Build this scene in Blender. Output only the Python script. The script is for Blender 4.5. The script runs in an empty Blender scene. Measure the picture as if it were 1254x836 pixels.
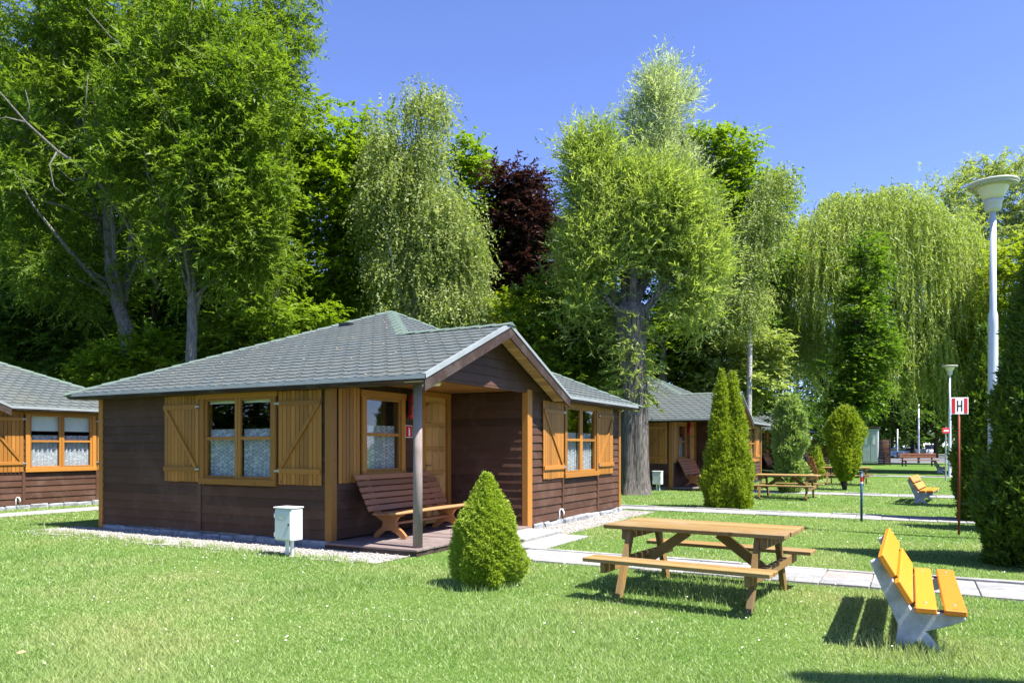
import bpy, bmesh, math, random
import numpy as np
from mathutils import Vector, Matrix
random.seed(7)
RNG = np.random.default_rng(11)
S = bpy.context.scene
COL = S.collection
R = math.radians
# ------------------------------------------------------------------ camera, sky, sun, exposure
CAM_H = 1.5
FPX, UC, HV = 911.0, 627.0, 547.0          # focal length in photo pixels, centre column, horizon row
cam = bpy.data.cameras.new('camera'); cam.sensor_width = 36; cam.lens = 36*FPX/1254
cam.shift_y = 129/1254; cam.clip_start = .1; cam.clip_end = 3000
camo = bpy.data.objects.new('camera', cam); COL.objects.link(camo)
camo.location = (0, 0, CAM_H); camo.rotation_euler = (R(90), 0, 0)
S.camera = camo
SUN_EL = R(61); sx, sy = .838, -.546
sun_dir = Vector((sx*math.cos(SUN_EL), sy*math.cos(SUN_EL), math.sin(SUN_EL)))
W = bpy.data.worlds.new('World'); S.world = W; W.use_nodes = True
wn = W.node_tree
sky = wn.nodes.new('ShaderNodeTexSky'); sky.sky_type = 'NISHITA'; sky.sun_disc = False
sky.sun_elevation = SUN_EL; sky.sun_rotation = math.atan2(sx, sy)
sky.air_density = .7; sky.dust_density = 0; sky.ozone_density = 4.0; sky.altitude = 0
bg = wn.nodes['Background']; bg.inputs['Strength'].default_value = .108
tint = wn.nodes.new('ShaderNodeMixRGB'); tint.blend_type = 'MULTIPLY'; tint.inputs[0].default_value = 1
tint.inputs[2].default_value = (.90, .84, 1.07, 1)      # the photograph's colour rendering of the whole sky
wn.links.new(sky.outputs[0], tint.inputs[1]); wn.links.new(tint.outputs[0], bg.inputs['Color'])
sl = bpy.data.lights.new('sun', 'SUN'); sl.energy = 4.8; sl.angle = R(.5); sl.color = (1, .955, .88)
so = bpy.data.objects.new('sun', sl); COL.objects.link(so)
so.rotation_euler = sun_dir.to_track_quat('Z', 'Y').to_euler(); so.location = (30, -20, 40)
S.view_settings.view_transform = 'Standard'; S.view_settings.look = 'None'
S.view_settings.exposure = 1.57; S.view_settings.gamma = 1

def X(u, Y): return (u-UC)/FPX*Y
def Z(v, Y): return CAM_H+(HV-v)/FPX*Y

# ------------------------------------------------------------------ materials
MATS = {}
class NT:
    def __init__(s, m): s.t = m.node_tree; s.n = s.t.nodes; s.l = s.t.links
    def new(s, k, **kw):
        n = s.n.new('ShaderNode'+k)
        for a, b in kw.items(): setattr(n, a, b)
        return n
    def link(s, a, b): s.l.new(a, b)
    def mix(s, fac, a, b, mode='MIX'):
        n = s.new('MixRGB', blend_type=mode)
        for i, q in enumerate((fac, a, b)):
            if isinstance(q, bpy.types.NodeSocket): s.link(q, n.inputs[i])
            else: n.inputs[i].default_value = q if i == 0 else (*q, 1)
        return n.outputs[0]
    def ramp(s, src, stops):
        n = s.new('ValToRGB'); e = n.color_ramp.elements
        while len(e) < len(stops): e.new(.5)
        for k, (p, c) in enumerate(stops):
            e[k].position = p; e[k].color = (*c, 1) if len(c) == 3 else c
        s.link(src, n.inputs[0]); return n.outputs[0]
    def noise(s, scale, detail=4, rough=.55, stretch=None, coord='Object'):
        c = s.new('TexCoord'); mp = s.new('Mapping')
        if coord == 'Position':
            g = s.new('NewGeometry'); s.link(g.outputs['Position'], mp.inputs[0])
        else: s.link(c.outputs[coord], mp.inputs[0])
        if stretch: mp.inputs['Scale'].default_value = stretch
        n = s.new('TexNoise'); n.inputs['Scale'].default_value = scale
        n.inputs['Detail'].default_value = detail; n.inputs['Roughness'].default_value = rough
        s.link(mp.outputs[0], n.inputs['Vector']); return n.outputs['Fac']
    def bump(s, h, strength, dist=.02):
        b = s.new('Bump'); b.inputs['Strength'].default_value = strength; b.inputs['Distance'].default_value = dist
        s.link(h, b.inputs['Height']); return b.outputs[0]
def mat(name):
    m = bpy.data.materials.new(name); m.use_nodes = True
    t = NT(m); t.b = m.node_tree.nodes['Principled BSDF']; MATS[name] = m
    return t
def setb(t, col=None, rough=.6, spec=.3, metal=0, normal=None):
    b = t.b
    if col is not None:
        if isinstance(col, bpy.types.NodeSocket): t.link(col, b.inputs['Base Color'])
        else: b.inputs['Base Color'].default_value = (*col, 1)
    if isinstance(rough, bpy.types.NodeSocket): t.link(rough, b.inputs['Roughness'])
    else: b.inputs['Roughness'].default_value = rough
    b.inputs['Specular IOR Level'].default_value = spec; b.inputs['Metallic'].default_value = metal
    if normal: t.link(normal, b.inputs['Normal'])
def sc(c, k): return tuple(min(1, x*k) for x in c)

def wood(name, base, var=.35, stretch=(1, 1, 1), scale=9, rough=.6, spec=.3, wear=None, knots=True):
    """wood: stretched grain, board-to-board variation, darker knots, optional grey wear"""
    t = mat(name)
    g = t.noise(scale, 6, .65, stretch)
    fine = t.noise(scale*5, 3, .6, stretch)
    col = t.ramp(g, [(.28, sc(base, 1-var)), (.5, base), (.74, sc(base, 1+var*.7))])
    col = t.mix(.35, col, t.ramp(fine, [(.35, sc(base, .62)), (.6, sc(base, 1.12))]), 'MIX')
    rnd = t.new('NewGeometry').outputs['Random Per Island']
    oi = t.new('ObjectInfo').outputs['Random']
    ad = t.new('Math', operation='ADD'); t.link(rnd, ad.inputs[0]); t.link(oi, ad.inputs[1])
    fr = t.new('Math', operation='FRACT'); t.link(ad.outputs[0], fr.inputs[0])
    col = t.mix(1.0, col, t.ramp(fr.outputs[0], [(0, (.72,)*3), (1, (1.18,)*3)]), 'MULTIPLY')
    if knots:
        k = t.new('TexVoronoi'); k.inputs['Scale'].default_value = 2.6; k.feature = 'F1'
        tc = t.new('TexCoord'); t.link(tc.outputs['Object'], k.inputs['Vector'])
        kr = t.ramp(k.outputs['Distance'], [(.03, (0, 0, 0)), (.085, (1, 1, 1))])
        col = t.mix(kr, sc(base, .38), col)
    if wear:
        wv = t.noise(2.2, 5, .7, None, 'Position')
        col = t.mix(t.ramp(wv, [(.48, (0, 0, 0)), (.68, (.75,)*3)]), col, wear)
    setb(t, col, rough, spec, 0, t.bump(g, .35, .006))
    return MATS[name]
AL = (1.2, 1.2, 14); AX = (1.2, 14, 14); AY = (14, 1.2, 14); AZ = (14, 14, 1.2)
wood('siding', (.075, .0355, .021), .34, AX, 7, .62, .25, (.112, .064, .046), False)
wood('siding_y', (.075, .0355, .021), .34, AY, 7, .62, .25, (.112, .064, .046), False)
wood('trim_x', (.35, .148, .027), .28, AX, 7, .45, .35)
wood('trim_y', (.35, .148, .027), .28, AY, 7, .45, .35)
wood('trim_z', (.36, .152, .028), .28, AZ, 7, .45, .35)
wood('door_wood', (.56, .30, .095), .25, AZ, 6, .42, .4)
wood('soffit', (.45, .27, .12), .3, AX, 6, .6, .25)
wood('ceiling_wood', (.34, .16, .05), .3, AX, 6, .5, .3)
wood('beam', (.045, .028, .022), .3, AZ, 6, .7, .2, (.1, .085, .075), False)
wood('old_post', (.26, .21, .19), .4, AZ, 6, .8, .15, (.17, .135, .12), False)
wood('deck_wood', (.17, .13, .12), .3, AX, 6, .75, .2, (.26, .22, .2), False)
wood('bench_brown', (.36, .155, .075), .35, AY, 7, .5, .35, None, True)
wood('bench_light', (.5, .28, .12), .3, AY, 7, .5, .35)
wood('bench_leg', (.45, .19, .065), .3, AZ, 7, .5, .35)
wood('table_wood', (.30, .185, .062), .36, AX, 7, .6, .28, (.27, .195, .11))
wood('table_leg', (.235, .14, .048), .38, AZ, 7, .65, .22, (.16, .125, .08))
wood('bench_orange', (.66, .235, .012), .16, AY, 6, .42, .4)
wood('fence_wood', (.2, .075, .035), .3, AX, 6, .6, .25)

def plain(name, col, rough=.5, spec=.4, metal=0, var=.12, scale=6, bump=.1, detail=5):
    t = mat(name); n = t.noise(scale, detail, .6)
    setb(t, t.ramp(n, [(.3, sc(col, 1-var)), (.7, sc(col, 1+var))]), rough, spec, metal, t.bump(n, bump, .004))
    return MATS[name]
plain('drip_metal', (.22, .245, .245), .55, .4, .1)
plain('concrete', (.27, .27, .26), .9, .2, 0, .28, 14, .5)
plain('bench_concrete', (.44, .455, .46), .9, .15, 0, .38, 7, .8, 8)
plain('kerb_concrete', (.27, .27, .25), .92, .15, 0, .35, 8, .5)
plain('slab', (.27, .26, .25), .9, .2, 0, .25, 7, .5)
plain('slab_pink', (.29, .235, .215), .9, .2, 0, .22, 7, .5)
plain('slab_grey', (.23, .23, .23), .9, .2, 0, .25, 7, .5)
plain('stone', (.25, .26, .27), .9, .2, 0, .4, 7, .9)
plain('gravel', (.30, .285, .26), .95, .15, 0, .45, 38, .9)
plain('pebble', (.33, .315, .29), .9, .2, 0, .35, 3, .2)
plain('lamp_metal', (.56, .6, .65), .35, .5, .15, .08, 3, .03)
plain('lamp_shade', (.55, .54, .5), .45, .4, 0, .1, 3, .03)
plain('box_paint', (.60, .63, .60), .45, .4, 0, .06, 3, .03)
plain('white_paint', (.8, .8, .78), .45, .4, 0, .05, 4, .03)
plain('cream_plastic', (.72, .68, .5), .4, .4, 0, .05, 4, .03)
plain('red_paint', (.55, .015, .02), .35, .5, 0, .1, 4, .03)
plain('black_paint', (.015, .015, .016), .5, .4, 0, .1, 4, .03)
plain('blue_paint', (.02, .075, .16), .5, .4, 0, .15, 5, .05)
plain('rust_paint', (.2, .045, .025), .6, .3, 0, .25, 8, .1)
plain('dark_metal', (.05, .05, .05), .4, .5, .6)
plain('galvanised', (.45, .46, .47), .4, .5, .6)
plain('interior', (.20, .13, .08), .8, .2)
plain('asphalt', (.11, .11, .115), .92, .2, 0, .25, 20, .4)
plain('car_blue', (.10, .2, .34), .25, .6); plain('car_silver', (.5, .52, .55), .25, .6, .3)
plain('car_green', (.03, .12, .09), .25, .6); plain('car_white', (.75, .76, .78), .25, .6)
plain('tyre', (.02, .02, .02), .9, .1)
plain('kiosk_grey', (.42, .47, .5), .5, .4, 0, .1, 3, .05)
plain('straw', (.35, .25, .14), .9, .1)
t = mat('dark_window'); setb(t, (.012, .014, .017), .06, .6)
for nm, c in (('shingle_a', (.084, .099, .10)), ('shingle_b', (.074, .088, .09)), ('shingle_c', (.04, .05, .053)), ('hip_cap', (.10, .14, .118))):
    t = mat(nm)
    n = t.noise(60, 3, .7); n2 = t.noise(.8, 4, .6, None, 'Position')
    col = t.ramp(n, [(.3, sc(c, .7)), (.7, sc(c, 1.35))])
    col = t.mix(t.ramp(n2, [(.45, (0, 0, 0)), (.75, (.3,)*3)]), col, (.12, .12, .085))
    setb(t, col, .85, .25, 0, t.bump(n, .5, .004))
# glass: thin pane
t = mat('glass'); t.n.remove(t.b)
tr = t.new('BsdfTransparent'); tr.inputs[0].default_value = (.93, .95, .94, 1)
gl = t.new('BsdfGlossy'); gl.inputs['Roughness'].default_value = .01
lw_ = t.new('LayerWeight'); lw_.inputs['Blend'].default_value = .5
pw = t.new('Math', operation='POWER'); t.link(lw_.outputs['Facing'], pw.inputs[0]); pw.inputs[1].default_value = 4
fr = t.new('Math', operation='MULTIPLY_ADD'); t.link(pw.outputs[0], fr.inputs[0]); fr.inputs[1].default_value = .8; fr.inputs[2].default_value = .055
mx = t.new('MixShader'); t.link(fr.outputs[0], mx.inputs[0]); t.link(tr.outputs[0], mx.inputs[1]); t.link(gl.outputs[0], mx.inputs[2])
t.link(mx.outputs[0], t.n['Material Output'].inputs[0])
# lace curtain: thread density varies with a floral band and a mesh
t = mat('lace'); t.n.remove(t.b)
tc = t.new('TexCoord')
vo = t.new('TexVoronoi'); vo.inputs['Scale'].default_value = 13; t.link(tc.outputs['UV'], vo.inputs['Vector'])
fl = t.ramp(vo.outputs['Distance'], [(.30, (1, 1, 1)), (.42, (0, 0, 0))])
sep = t.new('SeparateXYZ'); t.link(tc.outputs['UV'], sep.inputs[0])
band = t.ramp(sep.outputs['Y'], [(.10, (.15,)*3), (.28, (1,)*3), (.52, (1,)*3), (.62, (.1,)*3), (.74, (.1,)*3), (.78, (1,)*3)])
fld = t.mix(1, fl, band, 'MULTIPLY')
ck = t.new('TexChecker'); ck.inputs['Scale'].default_value = 26; t.link(tc.outputs['UV'], ck.inputs['Vector'])
ck.inputs[1].default_value = (.80,)*3+(1,); ck.inputs[2].default_value = (.55,)*3+(1,)
op = t.mix(1, ck.outputs[0], fld, 'ADD')
df = t.new('BsdfDiffuse'); df.inputs[0].default_value = (.86, .88, .95, 1)
tl = t.new('BsdfTranslucent'); tl.inputs[0].default_value = (.8, .82, .9, 1)
m1 = t.new('MixShader'); m1.inputs[0].default_value = .3; t.link(df.outputs[0], m1.inputs[1]); t.link(tl.outputs[0], m1.inputs[2])
tr = t.new('BsdfTransparent'); m2 = t.new('MixShader'); t.link(op, m2.inputs[0]); t.link(tr.outputs[0], m2.inputs[1]); t.link(m1.outputs[0], m2.inputs[2])
t.link(m2.outputs[0], t.n['Material Output'].inputs[0])

def leafmat(name, lo, mid, hi, trans=.4, tcol=None, rough=.5, spec=.25, patch=None):
    """leaf: colour varies leaf by leaf and in drifts; some light passes through"""
    t = mat(name)
    rnd = t.new('NewGeometry').outputs['Random Per Island']
    col = t.ramp(rnd, [(0, lo), (.5, mid), (1, hi)])
    n = t.noise(.55, 2, .5, None, 'Position')
    col = t.mix(t.ramp(n, [(.35, (0, 0, 0)), (.7, (.55,)*3)]), col, patch or sc(hi, 1.05))
    if name == 'grass_blade':
        dn = t.noise(.42, 5, .62, None, 'Position')
        col = t.mix(t.ramp(dn, [(.5, (0, 0, 0)), (.7, (.75,)*3)]), col, (.46, .43, .21))
    setb(t, col, rough, spec)
    tl = t.new('BsdfTranslucent')
    tcx = t.mix(1.0, col, tcol or (1.5, 1.55, .7), 'MULTIPLY'); t.link(tcx, tl.inputs[0])
    mx = t.new('MixShader'); mx.inputs[0].default_value = trans
    t.link(t.b.outputs[0], mx.inputs[1]); t.link(tl.outputs[0], mx.inputs[2])
    t.link(mx.outputs[0], t.n['Material Output'].inputs[0])
    return MATS[name]
leafmat('leaf_ash', (.05, .10, .012), (.098, .168, .018), (.18, .25, .03), .47)
leafmat('leaf_beech', (.08, .15, .008), (.13, .215, .012), (.195, .275, .02), .48)
leafmat('leaf_dark', (.032, .075, .012), (.055, .11, .016), (.095, .16, .022), .42)
leafmat('leaf_birch', (.15, .2, .055), (.22, .28, .08), (.31, .36, .13), .42)
leafmat('leaf_purple', (.02, .0125, .013), (.035, .019, .017), (.065, .036, .027), .25, (1.4, .8, .7))
leafmat('leaf_pollard', (.15, .22, .04), (.225, .3, .06), (.33, .39, .12), .46)
leafmat('leaf_silver', (.21, .27, .14), (.3, .36, .2), (.42, .47, .3), .42)
leafmat('leaf_weeping', (.185, .25, .05), (.245, .315, .07), (.34, .395, .12), .45)
leafmat('leaf_maple', (.035, .09, .01), (.065, .14, .014), (.14, .22, .02), .42)
leafmat('leaf_yellow', (.13, .19, .01), (.19, .25, .014), (.25, .3, .02), .45)
leafmat('needle_thuja', (.15, .215, .012), (.21, .28, .018), (.28, .34, .03), .3)
leafmat('needle_spruce', (.17, .26, .02), (.25, .34, .03), (.34, .42, .05), .32)
leafmat('needle_dark', (.035, .085, .012), (.065, .13, .016), (.15, .215, .02), .25)
leafmat('needle_juniper', (.15, .235, .06), (.21, .30, .085), (.28, .36, .12), .32)
leafmat('needle_brown', (.14, .08, .03), (.2, .11, .04), (.25, .16, .05), .2, (1.3, 1, .7))
leafmat('grass_blade', (.12, .215, .042), (.205, .32, .078), (.39, .48, .2), .45, (1.15, 1.3, .8), .45, .4, (.38, .44, .17))
plain('flower_white', (.75, .75, .7), .7, .2)

def bark(name, a, b, scale=5, st=(6, 6, 1)):
    t = mat(name); n = t.noise(scale, 8, .7, st)
    setb(t, t.ramp(n, [(.35, a), (.65, b)]), .92, .15, 0, t.bump(n, 1, .05)); return MATS[name]
bark('bark_grey', (.07, .065, .055), (.24, .23, .21)); bark('bark_willow', (.035, .028, .022), (.23, .21, .19), 3, (7, 7, .8))
bark('bark_brown', (.04, .03, .02), (.13, .1, .075)); bark('bark_birch', (.12, .11, .1), (.6, .58, .55), 4, (2, 2, 5))
# ground
t = mat('lawn_soil')
a = t.noise(.45, 5, .6); b = t.noise(9, 5, .7); c = t.noise(60, 3, .7)
col = t.ramp(a, [(.32, (.075, .16, .022)), (.5, (.11, .19, .03)), (.72, (.17, .22, .055))])
col = t.mix(t.ramp(b, [(.35, (.7,)*3), (.7, (0, 0, 0))]), col, (.07, .15, .02))
col = t.mix(t.ramp(c, [(.35, (.55,)*3), (.6, (0, 0, 0))]), col, (.05, .08, .018))
setb(t, col, .95, .1, 0, t.bump(c, .6, .03))
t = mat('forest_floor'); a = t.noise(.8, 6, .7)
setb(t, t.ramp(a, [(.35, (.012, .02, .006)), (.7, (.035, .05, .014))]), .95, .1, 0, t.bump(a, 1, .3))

# ------------------------------------------------------------------ object helpers
def link(o): COL.objects.link(o); return o
def tag(o, label=None, cat=None, group=None, kind=None):
    for k, v in (('label', label), ('category', cat), ('group', group), ('kind', kind)):
        if v: o[k] = v
    return o
def empty(name, loc=(0, 0, 0), rz=0):
    o = bpy.data.objects.new(name, None); o.location = loc; o.rotation_euler = (0, 0, rz); o.empty_display_size = .2
    return link(o)
def copy_tree(o, parent=None):
    c = o.copy(); link(c)
    if parent is not None: c.parent = parent
    for ch in o.children: copy_tree(ch, c)
    return c
class MB:
    def __init__(s): s.v = []; s.f = []; s.m = []
    def add(s, vs, fs, mi=0):
        o = len(s.v); s.v += [tuple(p) for p in vs]
        for f in fs: s.f.append(tuple(i+o for i in f)); s.m.append(mi)
        return s
    def box(s, x0, x1, y0, y1, z0, z1, mi=0):
        if x1 < x0: x0, x1 = x1, x0
        if y1 < y0: y0, y1 = y1, y0
        return s.add([(x0,y0,z0),(x1,y0,z0),(x1,y1,z0),(x0,y1,z0),(x0,y0,z1),(x1,y0,z1),(x1,y1,z1),(x0,y1,z1)],
                     [(3,2,1,0),(4,5,6,7),(0,1,5,4),(1,2,6,5),(2,3,7,6),(3,0,4,7)], mi)
    def cbox(s, x0, x1, y0, y1, z0, z1, c=.006, mi=0):
        """box with chamfered edges"""
        lo = (min(x0,x1), min(y0,y1), min(z0,z1)); hi = (max(x0,x1), max(y0,y1), max(z0,z1))
        vs = []; idx = {}
        for ix in (0,1):
            for iy in (0,1):
                for iz in (0,1):
                    for ax in range(3):
                        p = []
                        for k, ii in enumerate((ix,iy,iz)):
                            e = lo[k] if ii == 0 else hi[k]
                            p.append(e if k == ax else e+(c if ii == 0 else -c))
                        idx[(ix,iy,iz,ax)] = len(vs); vs.append(p)
        fs = []
        for ax in range(3):
            o1, o2 = [k for k in range(3) if k != ax]
            for side in (0,1):
                q = []
                for a, b in ((0,0),(1,0),(1,1),(0,1)):
                    i = [0,0,0]; i[ax] = side; i[o1] = a; i[o2] = b; q.append(idx[(*i, ax)])
                fs.append(q)
            for a in (0,1):
                for b in (0,1):
                    i0 = [0,0,0]; i0[o1] = a; i0[o2] = b; i1 = list(i0); i1[ax] = 1
                    fs.append([idx[(*i0,o1)], idx[(*i1,o1)], idx[(*i1,o2)], idx[(*i0,o2)]])
        for ix in (0,1):
            for iy in (0,1):
                for iz in (0,1): fs.append([idx[(ix,iy,iz,k)] for k in range(3)])
        # orient outward
        cx = [(lo[k]+hi[k])/2 for k in range(3)]
        out = []
        for f in fs:
            p = [Vector(vs[i]) for i in f]; n = (p[1]-p[0]).cross(p[2]-p[0]); m = sum(p, Vector())/len(p)
            out.append(f if n.dot(m-Vector(cx)) > 0 else f[::-1])
        return s.add(vs, out, mi)
    def prism(s, poly, fn, d0, d1, mi=0):
        """extrude a 2-D outline (list of (a,b)); fn(a,b,d) gives the point"""
        n = len(poly); vs = [fn(a,b,d0) for a,b in poly]+[fn(a,b,d1) for a,b in poly]
        fs = [tuple(range(n))[::-1], tuple(range(n, 2*n))]+[(i,(i+1)%n,n+(i+1)%n,n+i) for i in range(n)]
        return s.add(vs, fs, mi)
    def bar(s, p, q, w, h, up=(0,0,1), mi=0):
        p = Vector(p); q = Vector(q); d = (q-p).normalized(); sd = d.cross(Vector(up))
        if sd.length < 1e-4: sd = d.cross(Vector((1,0,0)))
        sd.normalize(); u = sd.cross(d)
        vs = [e+sd*a*w/2+u*b*h/2 for e in (p,q) for a,b in ((-1,-1),(1,-1),(1,1),(-1,1))]
        return s.add(vs, [(0,1,2,3),(7,6,5,4),(0,4,5,1),(1,5,6,2),(2,6,7,3),(3,7,4,0)], mi)
    def tube(s, pts, rad, n=8, mi=0, cap=True):
        pts = [Vector(p) for p in pts]; rings = []
        if not hasattr(rad, '__len__'): rad = [rad]*len(pts)
        o = len(s.v)
        for i, p in enumerate(pts):
            d = (pts[min(i+1,len(pts)-1)]-pts[max(i-1,0)]).normalized()
            a = d.cross(Vector((.31,.95,.05))).normalized(); b = d.cross(a)
            for k in range(n):
                th = 2*math.pi*k/n; s.v.append(tuple(p+(a*math.cos(th)+b*math.sin(th))*rad[i]))
        for i in range(len(pts)-1):
            for k in range(n):
                s.f.append((o+i*n+k, o+i*n+(k+1)%n, o+(i+1)*n+(k+1)%n, o+(i+1)*n+k)); s.m.append(mi)
        if cap:
            s.f.append(tuple(o+k for k in range(n))[::-1]); s.m.append(mi)
            s.f.append(tuple(o+(len(pts)-1)*n+k for k in range(n))); s.m.append(mi)
        return s
    def lathe(s, prof, n=20, c=(0,0), mi=0):
        o = len(s.v)
        for r, z in prof:
            for k in range(n):
                th = 2*math.pi*k/n; s.v.append((c[0]+r*math.cos(th), c[1]+r*math.sin(th), z))
        for i in range(len(prof)-1):
            for k in range(n):
                s.f.append((o+i*n+k, o+i*n+(k+1)%n, o+(i+1)*n+(k+1)%n, o+(i+1)*n+k)); s.m.append(mi)
        s.f.append(tuple(o+k for k in range(n))[::-1]); s.m.append(mi)
        s.f.append(tuple(o+(len(prof)-1)*n+k for k in range(n))); s.m.append(mi)
        return s
    def build(s, name, m, parent=None, smooth=False):
        me = bpy.data.meshes.new(name); me.from_pydata(s.v, [], s.f)
        ml = m if isinstance(m, (list, tuple)) else [m]
        for q in ml: me.materials.append(MATS[q])
        if len(ml) > 1: me.polygons.foreach_set('material_index', s.m)
        if smooth: me.polygons.foreach_set('use_smooth', [True]*len(me.polygons))
        me.validate(); me.update()
        o = bpy.data.objects.new(name, me); link(o)
        if parent is not None: o.parent = parent
        return o
def np_mesh(name, V, F, m, parent=None, nv=4):
    """big mesh straight from arrays; every face has nv corners"""
    me = bpy.data.meshes.new(name); F = np.asarray(F, np.int32)
    me.vertices.add(len(V)); me.vertices.foreach_set('co', np.asarray(V, np.float32).ravel())
    me.loops.add(F.size); me.loops.foreach_set('vertex_index', F.ravel())
    me.polygons.add(len(F)); me.polygons.foreach_set('loop_start', np.arange(0, F.size, nv, dtype=np.int32))
    me.polygons.foreach_set('loop_total', np.full(len(F), nv, np.int32))
    me.materials.append(MATS[m]); me.update(calc_edges=True)
    o = bpy.data.objects.new(name, me); link(o)
    if parent is not None: o.parent = parent
    return o

# ------------------------------------------------------------------ the setting
HROT = math.atan2(-.472, .881)
HX = Vector((.881, -.472, 0)); HY = Vector((.472, .881, 0)); HP = Vector((-1.295, 10.35, 0))
def hw(x, y, z=0): return HP+HX*x+HY*y+Vector((0, 0, z))
def ground():
    rs = np.concatenate([[0], np.geomspace(3, 2000, 26)]); n = 48
    V = [(0, 0, 0)]; F = []
    for r in rs[1:]:
        for k in range(n): V.append((r*math.cos(2*math.pi*k/n), r*math.sin(2*math.pi*k/n), 0))
    m = MB(); m.v = V
    for k in range(n): m.f.append((0, 1+k, 1+(k+1) % n))
    for i in range(len(rs)-2):
        for k in range(n): m.f.append((1+i*n+k, 1+(i+1)*n+k, 1+(i+1)*n+(k+1) % n, 1+i*n+(k+1) % n))
    m.m = [0]*len(m.f)
    o = m.build('ground', 'lawn_soil'); tag(o, kind='structure', label='mown green lawn reaching between the cabins')
ground()
def hillside():
    xs = np.linspace(-110, 26, 50); ys = np.linspace(34, 120, 30); m = MB()
    for y in ys:
        for x in xs:
            k = min(1, max(0, (y-34)/30)); e = min(1, max(0, (22-x)/26))
            m.v.append((x, y, -.3+15*k*k*(3-2*k)*e+.5*math.sin(x*.7+y*.4)*k))
    nx = len(xs)
    for j in range(len(ys)-1):
        for i in range(nx-1): m.f.append((j*nx+i, j*nx+i+1, (j+1)*nx+i+1, (j+1)*nx+i)); m.m.append(0)
    tag(m.build('hillside', 'forest_floor', None, True), kind='structure')
hillside()

def paved_path(y0, y1, x0, x1, rows, name, label, kerb_side=1, step=.5):
    """slab path in the cabins' axes; each slab and kerb stone its own piece"""
    base = MB(); o = empty('tmp'); bpy.data.objects.remove(o)
    m = MB(); m.box(x0, x1, y0, y1, -.05, .006)
    root = m.build(name, 'gravel'); root.location = HP; root.rotation_euler = (0, 0, HROT)
    tag(root, label, kind='structure')
    w = (y1-y0)/rows; meshes = []
    for q in range(3):
        for vv in range(2):
            mm = MB(); mm.cbox(-step/2+.006, step/2-.006, -w/2+.006, w/2-.006, -.03, .022+.004*vv, .006)
            s = mm.build('paving_slab', ('slab', 'slab_grey', 'slab_pink')[q], root); meshes.append(s.data); bpy.data.objects.remove(s)
    mk = MB(); mk.cbox(-.495, .495, -.035, .035, -.1, .05, .01); s = mk.build('kerb_stone', 'kerb_concrete', root); kd = s.data; bpy.data.objects.remove(s)
    n = int((x1-x0)/step)
    for i in range(n):
        for r in range(rows):
            d = meshes[random.choice((0, 0, 1, 1, 2, 3, 3, 4 if random.random() < .3 else 0))]
            s = link(bpy.data.objects.new('paving_slab', d)); s.parent = root
            s.location = (x0+(i+.5)*step, y0+(r+.5)*w, random.uniform(0, .006)); s.rotation_euler = (random.uniform(-.006, .006), random.uniform(-.006, .006), random.uniform(-.008, .008))
    for i in range(int(x1-x0)):
        for sd in ((y1+.045,) if kerb_side == 1 else (y0-.045, y1+.045)):
            s = link(bpy.data.objects.new('kerb_stone', kd)); s.parent = root
            s.location = (x0+i+.5, sd, random.uniform(-.012, .006)); s.rotation_euler = (0, random.uniform(-.006, .006), random.uniform(-.006, .006))
    return root
PATHS = []   # rectangles in cabin axes kept clear of grass: x0,x1,y0,y1
def pp(y0, y1, x0, x1, rows, label, step=.5):
    PATHS.append((x0-.02, x1+.02, y0-.0, y1+.02)); return paved_path(y0, y1, x0, x1, rows, 'path', label, 1, step)
pp(.18, 1.10, 1.15, 12.15, 2, 'pale slab path leading away from the main cabin step')
pp(8.45, 9.25, -1.5, 9.5, 2, 'narrow slab path passing behind the main cabin')
pp(16.6, 17.4, 1.2, 10.2, 2, 'slab path leading to the cabin with the twin conifer')
pp(33.4, 34.4, 1.2, 12.2, 2, 'farthest slab path between the lawns')
def sheet(name, x0, x1, y0, y1, z, m, label=None, jag=.0, seg=24):
    mb = MB(); top = []; bot = []
    for i in range(seg+1):
        x = x0+(x1-x0)*i/seg
        bot.append((x, y0+random.uniform(-jag, jag), z)); top.append((x, y1, z))
    n = seg+1; mb.v = bot+top
    for i in range(seg): mb.f.append((i, i+1, n+i+1, n+i)); mb.m.append(0)
    o = mb.build(name, m); o.location = HP; o.rotation_euler = (0, 0, HROT); tag(o, label, kind='structure'); return o
sheet('gravel_strip', -7.95, .0, -.98, .02, .008, 'gravel', 'gravel strip along the shaded cabin front', .09, 40)
sheet('gravel_patch', .003, .85, 1.6, 8.2, .008, 'gravel', 'gravel patch beside the sunlit cabin wall', .1, 10)
sheet('footpath', -11.95, -10.95, -6, 14, .012, 'slab', 'pale footpath running past the neighbouring cabin')
PATHS += [(-7.75, -.1, -.84, .1), (.0, .75, 1.7, 8.2), (-11.95, -10.95, -6, 14)]
HOUSES = [(0, 0), (-12.85, -3.05), (.3, 16.9), (.3, 33.8)]
for hx, hy in HOUSES: PATHS.append((hx-7.15, hx+.06, hy-.06, hy+8.1))
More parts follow.
